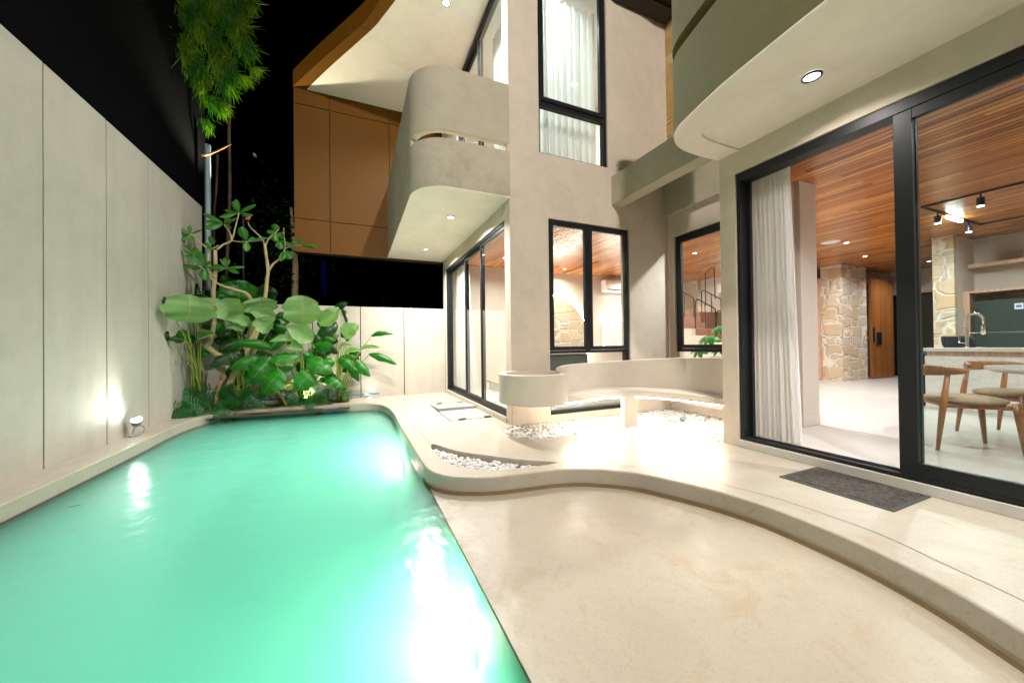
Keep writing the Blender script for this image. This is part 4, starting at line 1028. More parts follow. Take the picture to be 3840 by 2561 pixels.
# fridge cabinet and shelf
fx = 10.25
cab = thing('tall_cabinet', 'pale timber cabinet surround framing the dark fridge on the kitchen wall', 'cabinet', (fx+.3, 1.5, .09))
yA, yB = onx(3606, 1200, fx).y, onx(3637, 1200, fx).y; zC = onx(3650, 1092, fx).z
MB().box(fx, yB, .09, 10.798, yA, zC).build('side_panel', 'palewood', cab, bevel=.003)
MB().box(fx, -1.5, zC-.035, 10.798, yB-.001, zC).build('top_panel', 'palewood', cab, bevel=.003)
MB().box(10.70, -1.5, .09, 10.795, yB-.002, zC-.037).build('back_panel', 'oak', cab)
fr_ = thing('refrigerator', 'dark charcoal two door refrigerator with a white notice, behind the tap', 'refrigerator', (fx+.3, 1.2, .09))
fL, fT = onx(3655, 1200, fx).y, onx(3700, 1127, fx).z; fS = onx(3700, 1246, fx).z
MB().box(fx+.0, .6, fS+.008, 10.69, fL, fT).build('upper_door', 'darkplastic', fr_, bevel=.006)
MB().box(fx+.0, .6, .12, 10.69, fL, fS-.008).build('lower_door', 'darkplastic', fr_, bevel=.006)
MB().box(fx+.02, .62, fS-.007, 10.6, fL-.01, fS+.007).build('divider_strip', 'steel', fr_)
a_, b_ = onx(3804, 1138, fx-.004), onx(3838, 1158, fx-.004)
MB().box(fx-.004, b_.y, b_.z, fx-.001, a_.y, a_.z).build('notice', 'white', fr_)
MB().box(fx-.007, (a_.y+b_.y)/2-.03, (a_.z+b_.z)/2-.02, fx-.0045, (a_.y+b_.y)/2+.03, (a_.z+b_.z)/2+.02).build('notice_mark', 'bluepipe', fr_)
sh = onx(3640, 1000, 10.5); MBs = MB().box(10.45, -1.5, sh.z-.035, 10.798, onx(3629, 1000, 10.45).y, sh.z+.035)
tag(MBs.build('wall_shelf', 'palewood', bevel=.004), 'long pale timber shelf on the kitchen wall above the fridge', 'shelf')
# track light
TZ = CZ-.03
trk = thing('track_light', 'black ceiling track with cylinder spots and a bright linear lamp over the kitchen', 'track light', (8.0, 1.9, CZ))
ta, tb2, tc = onz(3475, 777, TZ), onz(3656, 851, TZ), onz(3840, 690, TZ)
X1, X2, Y1, Y2 = ta.x, tb2.x, (ta.y+tb2.y)/2, tc.y-1.5
MB().box(X1, Y1-.011, TZ+.004, X2, Y1+.011, CZ-.002).build('rail', 'black', trk); MB().box(X1, Y2, TZ+.004, X1+.022, Y1-.012, CZ-.002).build('rail', 'black', trk)
MB().box(X2-.022, Y2, TZ+.004, X2, Y1-.012, CZ-.002).build('rail', 'black', trk)
l0, l1 = onz(3562, 815, TZ-.02).x, onz(3612, 830, TZ-.02).x
MB().box(l0, Y1-.018, TZ-.03, l1, Y1+.018, TZ+.003).build('linear_lamp', 'lampcool', trk)
L_ = bpy.data.lights.new('lamp', 'AREA'); L_.shape = 'RECTANGLE'; L_.size = l1-l0; L_.size_y = .03; L_.energy = 50; L_.color = (.93, 1, 1)
lo_ = bpy.data.objects.new('lamp', L_); COL.objects.link(lo_); lo_.parent = trk; lo_.location = Vector(((l0+l1)/2, Y1, TZ-.05))-trk.location
for (px, py, X) in ((3521, 806, None), (3614, 846, None), (3670, 735, 'x')):
    p = onz(px, py, TZ-.03); px_, py_ = (p.x, Y1) if X is None else (X1+.017, p.y)
    h = MB().tube([(px_, py_, TZ-.045), (px_, py_, TZ-.15)], .036, 18).build('spot_head', 'black', trk, 'auto')
    MB().tube([(px_, py_, TZ-.151), (px_, py_, TZ-.154)], .029, 18).build('lens', 'lampwhite', h)
    MB().tube([(px_, py_, TZ+.003), (px_, py_, TZ-.046)], .01, 8).build('stem', 'black', h)
# air conditioner
ac = thing('air_conditioner', 'white wall mounted air conditioner unit on the far living room wall', 'air conditioner', (6.8, 8.15, 2.7))
az0, az1 = 2.55, 2.86
mb = MB(); prof = [(8.253, az0), (8.10, az0), (8.05, az0+.05), (8.035, az0+.12), (8.04, az1-.02), (8.06, az1), (8.253, az1)]
mb.prism(prof, 6.36, 7.45, f=lambda u, v, w: (w, u, v)); mb.build('casing', 'white', ac, bevel=.008, recalc=True)
MB().box(6.42, 8.045, az0+.03, 7.39, 8.075, az0+.052).build('air_slot', 'gap', ac)
# media console
mc = thing('media_console', 'low dark glossy console standing in front of the glowing stone arch', 'console', (4.8, 7.9, .09))
MB().box(3.9, 7.75, .092, 5.52, 8.12, .80).build('cabinet_body', 'darkplastic', mc, bevel=.006)
MB().box(3.86, 7.72, .802, 5.56, 8.14, .835).build('top_board', 'black', mc, bevel=.004)
# low platform + cushion
pf = thing('daybed', 'low white platform with a timber top inside the three leaf sliding door', 'daybed', (3.2, 6.3, .09))
MB().box(2.86, 4.9, .092, 4.2, 7.9, .24).build('platform_base', 'white', pf, bevel=.005)
MB().box(2.80, 4.85, .242, 4.22, 7.95, .275).build('timber_top', 'palewood', pf, bevel=.004)
cu = MB().box(2.95, 7.0, .277, 3.25, 7.5, .46); tag(cu.build('floor_cushion', 'linen', bevel=.05, seg=4), 'cream square cushion on the timber topped platform', 'cushion')
# indoor plant
ip = thing('potted_plant', 'leafy green houseplant in a white pot inside the nook window', 'plant', (5.35, 3.32, .09))
MB().lathe([(.12, 0), (.17, .32), (.16, .34), (.145, .31), (.01, .29)], (5.35, 3.32, .09), 28).build('pot', 'white', ip, 'auto')
def leaf(mb, base, tip, w, nrm, curl=.12, seg=6, shape=1.0, mi=0, cup=.12, wav=.0, asym=0, droop=0, ex=.62):
    """leaf blade with uv: u across, v along"""
    base, tip = Vector(base), Vector(tip); ax_ = tip-base; L_ = ax_.length; a = ax_.normalized(); nrm = (Vector(nrm)-a*Vector(nrm).dot(a)).normalized(); sd_ = a.cross(nrm)
    rows = []; ph = random.uniform(0, 6)
    TT = [.5-.5*math.cos(math.pi*i/seg) for i in range(seg+1)]
    for i in range(seg+1):
        t = TT[i]; ww = w*.5*max(.02, ((math.sin(math.pi*t**shape) if 0 < t < 1 else 0)**ex if ex > 0 else 2*math.sqrt(t*(1-t))))
        c = base+a*(L_*t)+nrm*(curl*L_*4*t*(1-t))+Vector((0, 0, -droop*L_*t*t*t))+sd_*(asym*L_*math.sin(math.pi*t))
        r = []
        for k in (-1, -.5, 0, .5, 1):
            q = c+sd_*(ww*k*(1+wav*.6*math.sin(t*17+ph*2+k*2)*abs(k)))+nrm*(-cup*ww*abs(k)**1.5*2 + wav*ww*(math.sin(t*11+ph+k)+.5*math.sin(t*23+ph*3))*abs(k))
            r.append(mb.vert(q))
        rows.append(r)
    for i in range(seg):
        for k in range(4):
            mb.idx([rows[i][k], rows[i][k+1], rows[i+1][k+1], rows[i+1][k]], mi)
            mb.uv[len(mb.f)-1] = [(k/4, TT[i]), ((k+1)/4, TT[i]), ((k+1)/4, TT[i+1]), (k/4, TT[i+1])]
mb = MB(); ms = MB()
for (px, py, n, s_) in ((2700, 1225, 7, .2), (2655, 1262, 8, .24), (2700, 1300, 7, .2), (2620, 1305, 7, .22), (2645, 1345, 8, .24), (2690, 1360, 7, .2)):
    c = onx(px, py, 5.15+random.uniform(0, .15)); ms.tube(smooth_path([(5.35, 3.32, .40), ((5.35+c.x)/2, (3.32+c.y)/2+.03, (c.z+.55)/2+.15), tuple(c)], 5), .006, 5)
    for k in range(n):
        a = 2*math.pi*k/n+random.uniform(-.2, .2); d = Vector((.25*math.cos(a), math.sin(a), -.55+.4*math.cos(a))).normalized()
        leaf(mb, c, c+d*s_*.9, .085, Vector((-.7, 0, .7)), .1, 5)
mb.build('foliage', 'leafG', ip, True); ms.build('stem', 'petiole', ip, True)

# ================================================================== DECK ITEMS
dm = thing('door_mat', 'dark grey textured doormat with rubber border in front of the big garden door', 'doormat', (3.4, 1.48, 0))
MB().box(3.14, 1.14, .0, 3.672, 1.82, .007).build('rubber_border', 'rubber', dm, bevel=.003)
mb = MB(); nx, ny = 56, 72; g = {}
for i in range(nx+1):
    for j in range(ny+1):
        e = 0 if i in (0, nx) or j in (0, ny) else 1
        g[i, j] = mb.vert((3.165+.483*i/nx, 1.165+.63*j/ny, .0075+e*random.uniform(.003, .009)))
for i in range(nx):
    for j in range(ny): mb.idx([g[i, j], g[i+1, j], g[i+1, j+1], g[i, j+1]])
mb.build('pile', 'pile', dm)
ht = thing('floor_hatch', 'two leaf metal edged access hatch set in the deck beside the sliding door', 'hatch', (1.6, 5.9, 0))
hx0, hx1, hy0, hy1, hm = 1.262, 1.915, 5.15, 6.70, 5.98
MB().box(hx0, hy0, .0, hx1, hm-.012, .003).build('lid', 'deck', ht)
mb = MB(); # raised far lid
v8 = [mb.vert(p) for p in ((hx0, hm, .0), (hx1, hm, .0), (hx1, hy1, .0), (hx0, hy1, .0), (hx0, hm, .045), (hx1, hm, .045), (hx1, hy1, .004), (hx0, hy1, .004))]
for q_ in ((4, 5, 6, 7), (0, 1, 5, 4), (1, 2, 6, 5), (2, 3, 7, 6), (3, 0, 4, 7)): mb.idx([v8[k] for k in q_])
mb.build('lid', 'deck', ht)
MB().box(hx0, hm-.008, .001, hx1, hm-.001, .047).build('edge_trim', 'greypipe', ht)
mb = MB()
for b in ((hx0-.012, hy0-.012, hx1, hy0), (hx0-.012, hy1, hx1, hy1+.012), (hx0-.012, hy0, hx0, hy1)): mb.box(b[0], b[1], 0, b[2], b[3], .0045)
mb.build('frame', 'black', ht)
for (x, y) in ((hx0+.12, hy0-.01), (hx1-.14, hy0-.01), (hx0+.12, hy1), (hx1-.14, hy1)): MB().box(x, y-.02, .004, x+.10, y+.035, .022).build('hinge', 'darkplastic', ht, bevel=.002)
MB().tube([(1.56, hm+.05, .042), (1.56, hm+.05, .125), (1.69, hm+.05, .125), (1.69, hm+.05, .042)], .005, 6).build('handle', 'steel', ht)
mb = MB(); a_, b_ = ony(1010, 1488, 8.18), ony(1423, 1477, 8.22)
mb.tube([(-1.9, 8.20, .10), (b_.x, 8.20, .085)], .014, 10); bp = mb.build('water_pipe', 'bluepipe', smooth=True); tag(bp, 'bright blue plastic water pipe lying along the foot of the low wall', 'pipe')
c_ = ony(1373, 1478, 8.2); MB().tube([(c_.x-.04, 8.20, .0865), (c_.x+.04, 8.20, .0862)], .018, 10).build('sleeve', 'white', bp)
wf = MB().box(-.60, 7.36, -.16, -.36, 7.50, -.035); q = 0
mb = MB(); mb.box(-.55, 7.440, -.118, -.30, 7.475, -.04); ov = mb.build('overflow_grille', 'greypipe', bevel=.004); tag(ov, 'blue grey overflow grille in the far pool edge', 'grille')
pp = MB(); pz = ony(782, 545, 8.62); pp.tube([(ony(780, 800, 8.62).x, 8.62, .0), (ony(780, 800, 8.62).x, 8.62, pz.z)], .046, 14); tag(pp.build('metal_post', 'greypipe', smooth='auto'), 'grey round metal post behind the corner of the boundary walls', 'post')

# ================================================================== VEGETATION
def z2(x, y, Y): return ony(500+x/1.742, 700+y/1.742, Y)
BIGC = [-2.1, -1.25, -.35, .0]
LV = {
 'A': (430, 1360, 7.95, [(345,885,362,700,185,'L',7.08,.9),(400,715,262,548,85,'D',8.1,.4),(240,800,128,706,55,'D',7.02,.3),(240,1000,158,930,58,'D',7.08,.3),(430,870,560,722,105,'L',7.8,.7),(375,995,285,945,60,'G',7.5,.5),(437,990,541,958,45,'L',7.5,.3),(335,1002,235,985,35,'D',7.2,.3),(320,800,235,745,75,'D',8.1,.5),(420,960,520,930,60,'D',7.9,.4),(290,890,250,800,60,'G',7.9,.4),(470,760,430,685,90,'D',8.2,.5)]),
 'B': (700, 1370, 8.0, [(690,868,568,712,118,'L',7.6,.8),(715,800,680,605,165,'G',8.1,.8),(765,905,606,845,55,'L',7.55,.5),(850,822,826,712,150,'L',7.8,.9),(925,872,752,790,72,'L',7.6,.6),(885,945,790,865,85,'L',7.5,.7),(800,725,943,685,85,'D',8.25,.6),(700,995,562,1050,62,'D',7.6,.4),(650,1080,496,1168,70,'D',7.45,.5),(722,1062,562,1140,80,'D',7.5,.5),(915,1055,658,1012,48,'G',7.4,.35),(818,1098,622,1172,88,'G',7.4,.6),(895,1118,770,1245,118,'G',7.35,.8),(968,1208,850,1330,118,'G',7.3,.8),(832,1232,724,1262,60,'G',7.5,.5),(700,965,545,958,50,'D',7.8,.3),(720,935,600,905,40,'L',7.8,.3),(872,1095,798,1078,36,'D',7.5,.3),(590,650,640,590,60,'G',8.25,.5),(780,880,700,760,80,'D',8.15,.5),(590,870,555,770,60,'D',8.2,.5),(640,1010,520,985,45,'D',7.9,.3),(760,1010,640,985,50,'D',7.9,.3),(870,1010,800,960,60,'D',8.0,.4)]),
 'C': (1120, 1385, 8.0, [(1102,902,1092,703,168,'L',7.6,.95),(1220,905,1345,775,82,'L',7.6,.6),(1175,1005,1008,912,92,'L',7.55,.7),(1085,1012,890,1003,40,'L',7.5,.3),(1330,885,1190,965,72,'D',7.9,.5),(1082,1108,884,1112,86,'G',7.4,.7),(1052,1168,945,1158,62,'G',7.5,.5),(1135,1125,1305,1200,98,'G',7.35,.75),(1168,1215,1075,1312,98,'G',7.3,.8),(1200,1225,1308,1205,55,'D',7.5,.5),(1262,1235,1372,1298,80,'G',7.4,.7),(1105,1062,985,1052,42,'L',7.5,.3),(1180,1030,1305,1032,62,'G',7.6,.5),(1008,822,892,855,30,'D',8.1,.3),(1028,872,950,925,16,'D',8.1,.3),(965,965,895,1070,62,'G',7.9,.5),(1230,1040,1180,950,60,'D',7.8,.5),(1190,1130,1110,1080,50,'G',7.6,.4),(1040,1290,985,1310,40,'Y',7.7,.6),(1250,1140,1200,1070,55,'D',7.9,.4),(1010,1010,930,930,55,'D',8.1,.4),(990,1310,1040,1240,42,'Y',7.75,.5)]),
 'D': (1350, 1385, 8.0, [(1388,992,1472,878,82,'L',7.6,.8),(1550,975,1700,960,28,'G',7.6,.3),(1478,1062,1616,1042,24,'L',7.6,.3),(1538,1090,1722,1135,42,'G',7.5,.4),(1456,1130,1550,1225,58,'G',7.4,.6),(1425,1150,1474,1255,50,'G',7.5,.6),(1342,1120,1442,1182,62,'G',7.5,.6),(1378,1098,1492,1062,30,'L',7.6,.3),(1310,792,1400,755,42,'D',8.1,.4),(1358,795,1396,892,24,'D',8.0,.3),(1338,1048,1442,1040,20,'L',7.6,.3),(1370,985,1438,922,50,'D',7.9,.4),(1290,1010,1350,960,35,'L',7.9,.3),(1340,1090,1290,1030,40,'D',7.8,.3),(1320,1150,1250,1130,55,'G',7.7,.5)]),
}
random.seed(17)
for key, n_f, xr_, yr_ in (('A', 8, (290, 520), (760, 1130)), ('B', 20, (520, 900), (780, 1260)), ('C', 20, (900, 1320), (860, 1280)), ('D', 7, (1280, 1450), (930, 1200))):
    for _ in range(n_f):
        x_, y_ = random.uniform(*xr_), random.uniform(*yr_); a_ = random.uniform(-2.6, .6); l_ = random.uniform(70, 135)
        LV[key][3].append((x_, y_, x_+l_*math.cos(a_), y_+l_*math.sin(a_)*.8, l_*random.uniform(.42, .62), random.choice('DDGG'), random.uniform(7.85, 8.22), random.uniform(.3, .8)))
LB = {'A': 'clump of tall paddle leaved plants in the corner against the tall left wall', 'B': 'dense clump of large paddle leaves around the thick leaning trunk', 'C': 'paddle leaved clump beside the yellow green uplight', 'D': 'rightmost paddle leaved clump leaning toward the clear end of the low wall'}
LM = {'L': 'leafL', 'G': 'leafG', 'D': 'leafD', 'Y': 'leafY'}
random.seed(3)
for key, (bx, by, bY, leaves) in LV.items():
    g0 = z2(bx, by, bY); g0.z = .01
    pl = thing('broadleaf_plant', LB[key], 'plant', tuple(g0), 'paddle leaved plants in the pool bed')
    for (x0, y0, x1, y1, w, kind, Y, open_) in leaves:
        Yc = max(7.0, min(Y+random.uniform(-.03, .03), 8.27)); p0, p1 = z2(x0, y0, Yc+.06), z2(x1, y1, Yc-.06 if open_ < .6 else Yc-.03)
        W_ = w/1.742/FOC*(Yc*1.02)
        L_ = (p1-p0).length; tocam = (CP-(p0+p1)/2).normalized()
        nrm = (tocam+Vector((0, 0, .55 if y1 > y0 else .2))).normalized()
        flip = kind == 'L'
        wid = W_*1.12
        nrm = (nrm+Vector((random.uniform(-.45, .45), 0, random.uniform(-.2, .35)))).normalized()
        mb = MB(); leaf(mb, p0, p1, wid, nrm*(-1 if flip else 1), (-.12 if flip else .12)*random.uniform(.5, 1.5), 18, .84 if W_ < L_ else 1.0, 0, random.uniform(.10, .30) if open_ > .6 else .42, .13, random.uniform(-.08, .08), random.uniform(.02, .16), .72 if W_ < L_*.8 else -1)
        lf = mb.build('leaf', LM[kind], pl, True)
        s_ = Vector((g0.x+random.uniform(-.09, .09), g0.y+random.uniform(-.06, .08), .0)); mid = s_*.35+p0*.65; mid.z = s_.z+(p0.z-s_.z)*.6; mid.x = s_.x+(p0.x-s_.x)*.42; mid.y = s_.y+(p0.y-s_.y)*.4
        p0b = p0+(p1-p0)*.04
        MB().tube(smooth_path([tuple(s_), tuple(mid), tuple(p0b)], 6), [.013-.008*k/12 for k in range(13)], 6).build('stalk', 'petiole', pl, True)
# frangipani
FT = thing('frangipani_tree', 'sparse frangipani tree with bare forked limbs and one pink flower head', 'tree', tuple(z2(600, 1380, 7.95)))
FT.location.z = 0
def limb(pts, r, name='branch', mat='bark', Y=7.9, parent=None):
    q = []
    for i, p in enumerate(pts): q.append(tuple(z2(p[0], p[1], p[2] if len(p) > 2 else Y)))
    q = smooth_path(q, 5); rr = [r[0]+(r[1]-r[0])*k/(len(q)-1)+random.uniform(-.0012, .0012) for k in range(len(q))]
    return MB().tube(q, rr, 12).build(name, mat, parent or FT, True)
tr1 = limb([(595, 1410, 7.95), (625, 1300, 7.95), (670, 1200, 7.93), (725, 1090, 7.9), (765, 990, 7.88), (810, 915, 7.85), (800, 820, 7.83), (768, 745, 7.8)], (.062, .036), 'trunk')
limb([(775, 750, 7.81), (740, 700, 7.8), (690, 682, 7.8), (600, 655, 7.78), (545, 630, 7.77), (500, 590, 7.75), (465, 545, 7.72)], (.034, .014))
limb([(735, 1080, 7.9), (680, 1115, 7.88), (570, 1108, 7.82), (500, 1060, 7.78), (462, 1030, 7.76)], (.05, .042))
limb([(470, 1035, 7.76), (505, 1005, 7.76), (520, 930, 7.77), (530, 840, 7.77), (524, 690, 7.77), (537, 560, 7.77), (534, 415, 7.77)], (.038, .028), 'trunk')
limb([(790, 1000, 7.88), (830, 880, 7.9), (862, 720, 7.9), (872, 620, 7.9), (880, 545, 7.9), (868, 450, 7.9), (858, 372, 7.9)], (.036, .024))
limb([(545, 412, 7.77), (590, 378, 7.77), (642, 350, 7.77), (668, 260, 7.75), (690, 172, 7.74)], (.017, .009))
limb([(642, 350, 7.77), (630, 300, 7.76), (592, 250, 7.75)], (.013, .008))
limb([(642, 352, 7.77), (700, 362, 7.77), (770, 357, 7.78), (860, 352, 7.82)], (.010, .006))
limb([(858, 380, 7.9), (835, 335, 7.88), (800, 300, 7.87), (762, 262, 7.86), (748, 225, 7.86)], (.015, .006))
limb([(864, 382, 7.9), (885, 340, 7.88), (920, 310, 7.87), (952, 278, 7.86)], (.014, .006)); limb([(920, 310, 7.87), (960, 303, 7.86), (990, 302, 7.86)], (.006, .004))
limb([(884, 548, 7.9), (915, 505, 7.88), (955, 470, 7.86), (990, 405, 7.85), (985, 330, 7.84), (982, 270, 7.84)], (.022, .006)); limb([(990, 405, 7.85), (1040, 388, 7.84), (1105, 380, 7.82)], (.010, .005))
limb([(485, 500, 7.75), (490, 455, 7.75), (492, 415, 7.75), (440, 370, 7.74), (385, 330, 7.72), (368, 312, 7.72)], (.016, .007)); limb([(492, 415, 7.75), (530, 400, 7.75), (555, 382, 7.75)], (.009, .005))
limb([(485, 500, 7.75), (500, 545, 7.76), (520, 590, 7.77)], (.013, .017)); limb([(465, 545, 7.72), (420, 510, 7.7), (370, 480, 7.7)], (.009, .006)); limb([(540, 560, 7.76), (590, 540, 7.74), (612, 530, 7.74)], (.008, .005))
def lcluster(cx, cy, Y, specs):
    mb = MB()
    for (dx, dy, ln, w, k) in specs:
        d = math.hypot(dx, dy); ux, uy = dx/d, dy/d
        p0 = z2(cx+ux*4, cy+uy*4, Y); p1 = z2(cx+ux*ln, cy+uy*ln, Y+random.uniform(-.12, .04))
        leaf(mb, p0, p1, w/1.742/FOC*Y*.95, (CP-p0).normalized()*(1 if k else -1)+Vector((random.uniform(-.3, .3), 0, .8)), .06, 7, 1.25, 0, .25, .05)
    mb.build('leaves', 'leafT', FT, True)
lcluster(690, 172, 7.74, [(-1,-2,85,30,1),(2,-1,125,26,1),(-2,-.4,95,26,0),(1.6,.3,95,26,1),(-2,.4,130,28,0),(-.2,-1,90,34,1)])
lcluster(590, 240, 7.75, [(-2,-1,150,34,1),(-2,.5,130,44,1),(-1,-.1,130,26,0),(.6,-1,70,26,1),(1,.6,60,20,0),(1.8,-.7,100,26,1)])
lcluster(370, 312, 7.72, [(-2,-1.2,100,24,1),(-2,.4,95,36,0),(0,-1,60,18,1),(2,-.8,85,20,1),(.3,1,60,36,0),(-1,.6,70,26,1)])
lcluster(505, 380, 7.75, [(-.4,1,30,26,1),(0,-1,60,22,1),(-1,-.2,45,24,0),(1,-1,40,16,0)])
lcluster(462, 525, 7.72, [(-2,-.1,150,28,0),(-1.4,-1,110,34,1),(-.2,-1,110,38,1),(2,.1,150,30,1),(.1,1,90,46,1),(-1.2,.1,90,30,1),(-.7,-1,120,36,0),(1,-1,60,22,0)])
lcluster(400, 450, 7.7, [(-1,-.8,90,36,1),(.2,-1,50,38,0),(-1,.1,70,26,0),(.8,.2,60,24,1)])
lcluster(608, 530, 7.74, [(2,-.1,120,22,1),(1.4,.6,90,30,1),(-.2,-1,70,18,0),(-.7,-1,75,16,1),(-1,-.2,90,28,0),(.4,-1,60,14,1)])
lcluster(740, 355, 7.78, [(-.4,-1,100,50,1),(0,1,70,36,0),(2,-.3,145,20,1),(1,-.5,55,24,1),(-1,.2,40,14,1),(.4,1,60,18,0)])
lcluster(930, 300, 7.86, [(-.1,-1,55,44,1),(-1,-.2,60,30,0),(-.6,.6,60,28,1),(.8,.4,50,28,1),(.2,1,60,26,0)])
lcluster(960, 350, 7.85, [(-1,-.2,55,32,1),(1,.5,115,34,0),(0,1,60,38,1),(.4,-1,50,30,1),(-.7,1,50,26,1)])
lcluster(992, 415, 7.85, [(.6,1,68,44,1),(-.5,1,80,34,0),(.8,.3,60,20,1),(-.2,1,60,26,1)])
lcluster(1090, 378, 7.82, [(2,.25,118,22,1),(1.7,.5,95,16,0),(-1,-.5,40,16,1),(.5,-1,46,12,0),(-.4,-1,44,20,1)])
mb = MB()
for k in range(14):
    c = z2(745+random.uniform(-26, 20), 208+random.uniform(-12, 14), 7.86); a = random.uniform(0, 6.28)
    leaf(mb, c, c+Vector((math.cos(a)*.05, -.02, abs(math.sin(a))*.05)), .03, (0, -1, .4), .1, 4)
mb.build('flower', 'flower', FT, True)
def stake(a, b, label):
    o = MB().tube([tuple(z2(*a)), tuple(z2(*b))], [.024, .022], 10).build('wooden_stake', 'stake', smooth='auto'); tag(o, label, 'stake', 'wooden stakes propping the frangipani')
stake((535, 1425, 7.75), (592, 1165, 7.95), 'upright tan wooden stake left of the leaning trunk'); stake((1003, 1425, 7.72), (915, 1300, 7.9), 'short slanting wooden stake right of the leaning trunk')
# philodendron with lobed leaves
def lobed(mb, c, d, size, nrm):
    d = Vector(d).normalized(); nrm = (Vector(nrm)-d*Vector(nrm).dot(d)).normalized(); s = d.cross(nrm)
    for k in range(6):
        t = .14+k*.15; 
        for sg_ in (-1, 1):
            b = c+d*size*t; ln = size*(.62*math.sin(math.pi*(.22+.68*t))+.05); dirn = (s*sg_*1.0+d*(.25+.7*t)).normalized()
            leaf(mb, b-dirn*.004, b+dirn*ln+nrm*(-.12*ln), size*.10, nrm, .05, 4)
    leaf(mb, c, c+d*size*1.12, size*.16, nrm, .03, 5)
PH = [(270,1450,7.35),(330,1350,7.75),(410,1350,7.75),(430,1440,7.50),(390,1490,7.36),(340,1470,7.38),(500,1440,7.6),(520,1330,7.9),(590,1350,7.9),(620,1460,7.52),(650,1380,7.8),(560,1400,7.7),(700,1370,7.9),(840,1400,7.75),(800,1380,7.9),(1080,1390,7.75),(1040,1370,7.85),(1240,1390,7.72),(1215,1450,7.60),(1270,1400,7.7),(1180,1350,7.95),(1395,1330,7.8),(1160,1400,7.7),(740,1400,7.8),(470,1480,7.45)]
random.seed(11)
LP = ['low lobed leaf plant spilling over the left pool corner', 'low lobed leaf plant around the foot of the stake', 'low lobed leaf plant in the middle of the bed', 'low lobed leaf plant hanging over the far pool edge grille', 'low lobed leaf plant at the right end of the planting']
GR = [[p for p in PH if lo_ <= p[0] < hi_] for lo_, hi_ in ((0, 480), (480, 760), (760, 1150), (1150, 1300), (1300, 1500))]
for lab, grp in zip(LP, GR):
    bx = sum(p[0] for p in grp)/len(grp); bb_ = z2(bx, 1400, 7.85); bb_.z = .0
    pt = thing('philodendron', lab, 'plant', tuple(bb_), 'lobed leaf plants along the pool edge')
    for (x, y, Y) in grp:
        c = z2(x, y, Y); c.z = max(c.z, .06); ms = MB(); ms.tube([(bb_.x*.5+c.x*.5, min(Y+.10, 8.2), .0), tuple(c)], .004, 5); ms.build('stalk', 'petiole', pt)
        mb = MB()
        for k in range(3):
            a = random.uniform(-.7, 3.8) if k else -1.4; d = Vector((math.cos(a), -.35, math.sin(a)*.75))
            lobed(mb, c+Vector((0, 0, .01*k)), d, random.uniform(.15, .24), (random.uniform(-.3, .3), -1, .55))
        mb.build('leaf', 'leafP', pt, True)
# low creepers
mb = MB()
for i in range(1500):
    x, y = random.uniform(-2.6, -.15), random.uniform(7.4, 8.3)
    if not inside(Vector((x, y)), bb): continue
    z = .015+.045*max(0, y-7.8)+random.uniform(0, .05); a = random.uniform(0, 6.28); l_ = random.uniform(.015, .04)
    leaf(mb, (x, y, z), (x+math.cos(a)*l_, y+math.sin(a)*l_, z+random.uniform(-.01, .02)), l_*.6, (0, -.3, 1), .1, 2)
tag(mb.build('ground_cover_leaves', 'leafP', smooth=True), 'small creeping green ground cover over the soil of the bed', 'ground cover', kind='stuff')
# bamboo hanging in at the top
def z1(x, y, Y): return ony(x/1.96, y/1.96, Y)
BB = thing('bamboo', 'feathery yellow green bamboo foliage hanging down over the tall wall', 'bamboo', (-2.4, 8.9, 0))
random.seed(5)
culm = [[(1750, -700, 8.3), (1720, -250, 8.1), (1600, 120, 8.0), (1480, 330, 7.9)], [(1900, -600, 8.4), (1800, -100, 8.2), (1680, 300, 8.1), (1640, 580, 8.0), (1560, 760, 8.0)], [(1500, -600, 8.2), (1300, -150, 8.0), (1180, 90, 7.9), (1110, 240, 7.8), (1130, 360, 7.8)], [(2000, -500, 8.5), (1850, -100, 8.3), (1760, 200, 8.2), (1830, 430, 8.1)], [(1600, -500, 8.1), (1350, 60, 7.9), (1480, 280, 7.9), (1600, 540, 7.9)], [(1500, -300, 8), (1000, 20, 7.9), (1220, 80, 7.9)], [(1400, -500, 8), (1000, -200, 7.9), (870, 10, 7.8)]]
for q_ in culm: MB().tube(smooth_path([tuple(z1(*p)) for p in q_], 8), .006, 5).build('stem', 'culm', BB, True)
def plume(mb, x0, y0, x1, y1, Y, spread, n, lnpx):
    for i in range(int(n*1.3)):
        t = random.random(); x = x0+(x1-x0)*t+random.gauss(0, spread*(1-.5*t)); y = y0+(y1-y0)*t+random.gauss(0, spread*.5)
        a = math.atan2(y1-y0, x1-x0)*.35+math.pi/2*.55+random.gauss(0, .42); ln = lnpx*random.uniform(.5, 1.7)
        Y_ = Y+random.gauss(0, .12)
        p0 = z1(x, y, Y_); p1 = z1(x+math.cos(a)*ln, y+math.sin(a)*ln, Y_-random.uniform(-.05, .12)); w = random.uniform(.0035, .007)
        s = (p1-p0).cross(CP-p0).normalized()*w+Vector((0, random.uniform(-.006, .006), 0)); m_ = (p0+p1)/2
        mb.face([p0, m_+s, p1, m_-s], 0 if math.sin(x*.021+y*.013)+random.gauss(0, .5) > -.2 else 1); mb.uv[len(mb.f)-1] = [(.3, 0), (.2, .5), (.3, 1), (.9, .5)]
mb = MB()
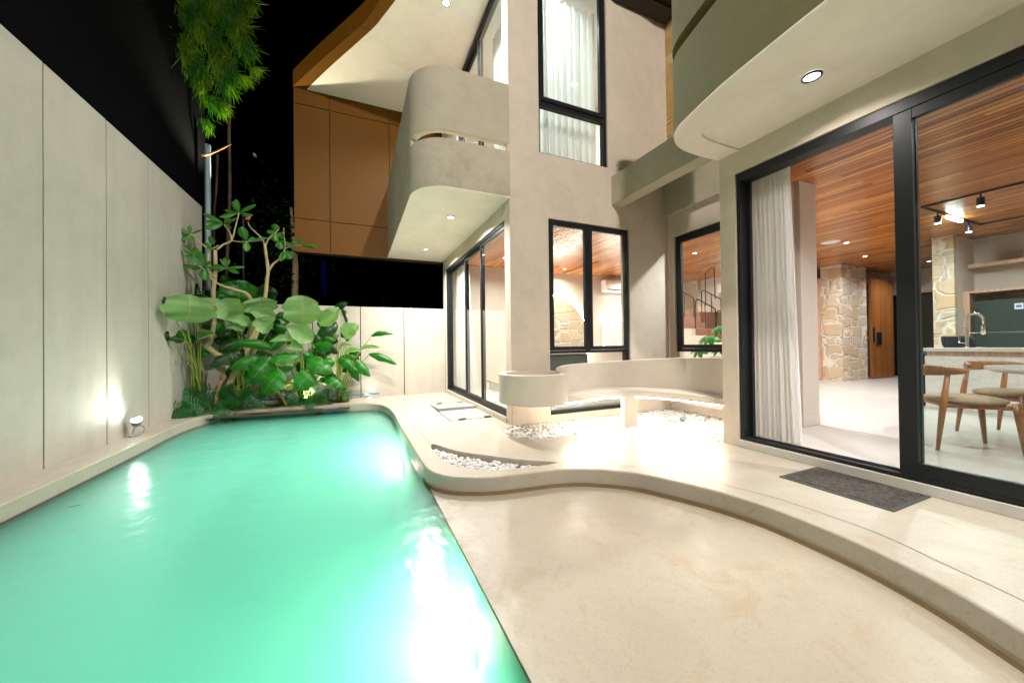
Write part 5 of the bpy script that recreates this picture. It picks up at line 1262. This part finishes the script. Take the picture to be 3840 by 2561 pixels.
for a in ((980, -80, 1230, 60, 7.9, 26, 170, 75), (820, -40, 900, 70, 7.8, 12, 60, 65), (1500, -200, 1800, 0, 8.2, 60, 700, 95), (1400, -60, 1760, 170, 8.0, 60, 900, 90), (1650, 40, 1830, 400, 8.1, 45, 800, 85), (1250, 0, 1600, 330, 7.9, 60, 900, 85), (1300, 250, 1500, 600, 7.9, 42, 750, 80), (1420, 420, 1480, 640, 7.9, 26, 240, 75), (1620, 380, 1680, 640, 8.0, 50, 700, 80), (1640, 520, 1820, 580, 8.0, 22, 240, 75), (1520, 700, 1640, 790, 8.0, 28, 330, 75), (1500, 860, 1540, 940, 8.1, 22, 90, 60), (1850, 490, 1890, 510, 8.1, 14, 50, 70), (1100, -60, 1500, 60, 7.9, 55, 420, 80), (860, -20, 900, 50, 7.8, 16, 60, 70), (1180, 120, 1260, 300, 7.9, 30, 190, 70), (1800, -100, 1850, 60, 8.2, 20, 220, 80)): plume(mb, *a)
mb.build('foliage', ['bamboo', 'bambooD'], BB)
mb = MB()
for (x, y) in ((1090, 230), (1100, 310), (1130, 330), (1060, 210), (1095, 140)):
    for k in range(10):
        a = random.uniform(.2, 2.9); p0 = z1(x, y, 7.85); p1 = z1(x+math.cos(a)*60, y+math.sin(a)*45, 7.8); s = Vector((.003, 0, .003)); m_ = (p0+p1)/2; mb.face([p0, m_+s, p1, m_-s]); mb.uv[len(mb.f)-1] = [(.3, 0), (.2, .5), (.3, 1), (.9, .5)]
mb.build('dry_leaves', 'culm', BB)
for i, (pts, r, lab) in enumerate((([(1690, 700, 9.4), (1683, 980, 9.4), (1690, 1300, 9.4), (1684, 1600, 9.4), (1660, 2100, 9.4), (1640, 2900, 9.4)], .03, 'slender brown tree stem in the dark right of the grey post'), ([(1520, 850, 9.2), (1490, 1100, 9.2), (1510, 1500, 9.2), (1500, 2200, 9.2), (1500, 2900, 9.2)], .014, 'thin dark stem just left of the grey post'), ([(1600, 1130, 9.3), (1588, 1400, 9.3), (1570, 1700, 9.3), (1570, 2900, 9.3)], .024, 'thin dark stem between the grey post and the brown stem'))):
    q_ = smooth_path([tuple(z1(*p)) for p in pts], 5); o = MB().tube(q_, r, 8).build('tree_stem', 'stemdark', smooth=True); tag(o, lab, 'tree')
bt = MB().tube(smooth_path([tuple(z1(*p)) for p in ((1480, 1150, 8.52), (1560, 1125, 8.56), (1620, 1100, 8.7), (1700, 1060, 8.9))], 4), [.024-.0012*k for k in range(13)], 8).build('broken_branch', 'stake', smooth=True); tag(bt, 'snapped brown branch leaning across the top of the grey post', 'branch')
# night trees far behind
random.seed(21)
for (cx_, Y_, hgt, lab) in ((-1.6, 11.5, 5.5, 'dark leafy tree in the night behind the corner post'), (.9, 13.5, 3.2, 'dark low tree in the night under the bronze clad wall')):
    tt = thing('night_tree', lab, 'tree', (cx_, Y_, 0)); MB().tube([(cx_, Y_, 0), (cx_+.1, Y_, hgt*.6), (cx_, Y_, hgt*.9)], [.12, .08, .03], 8).build('trunk', 'bark', tt, True)
    mb = MB()
    for i in range(2600):
        a, b = random.uniform(0, 6.28), random.gauss(0, .5); c = Vector((cx_+random.gauss(0, .9), Y_+random.gauss(0, .8), hgt*.72+random.gauss(0, hgt*.17)))
        if abs(math.sin(c.x*2.3+c.z*1.9)) < .25 or abs(c.x-cx_) > 1.3 or abs(c.z-hgt*.72) > hgt*.26: continue
        d = Vector((math.cos(a), math.sin(a), b)).normalized()*.13; s = Vector((-math.sin(a), math.cos(a), .3))*.035; mb.face([c, c+d*.5+s, c+d, c+d*.5-s]); mb.uv[len(mb.f)-1] = [(.3, 0), (.2, .5), (.3, 1), (.9, .5)]
    mb.build('crown', 'leafD', tt)

# small extras
mb = MB(); p = onz(245, 1905, WZ+.004); leaf(mb, p, p+Vector((.085, .03, .002)), .012, (0, 0, 1), .05, 6)
tag(mb.build('fallen_leaf', 'leafD'), 'single thin green leaf floating on the pool near the left wall', 'leaf')
mb = MB(); q0, q1 = ony(1203, 975, 17), ony(1222, 1085, 17)
mb.box(q0.x, 17, q1.z, q1.x, 17.06, q0.z); mb.box(q0.x+.12, 17, q1.z-.35, q1.x, 17.05, q1.z-.02)
tag(mb.build('blue_lamp_panel', m_emit('blue_lamp', (.004, .008, .22), .06)), 'faint deep blue lit strip far off in the night above the low wall', 'lamp')
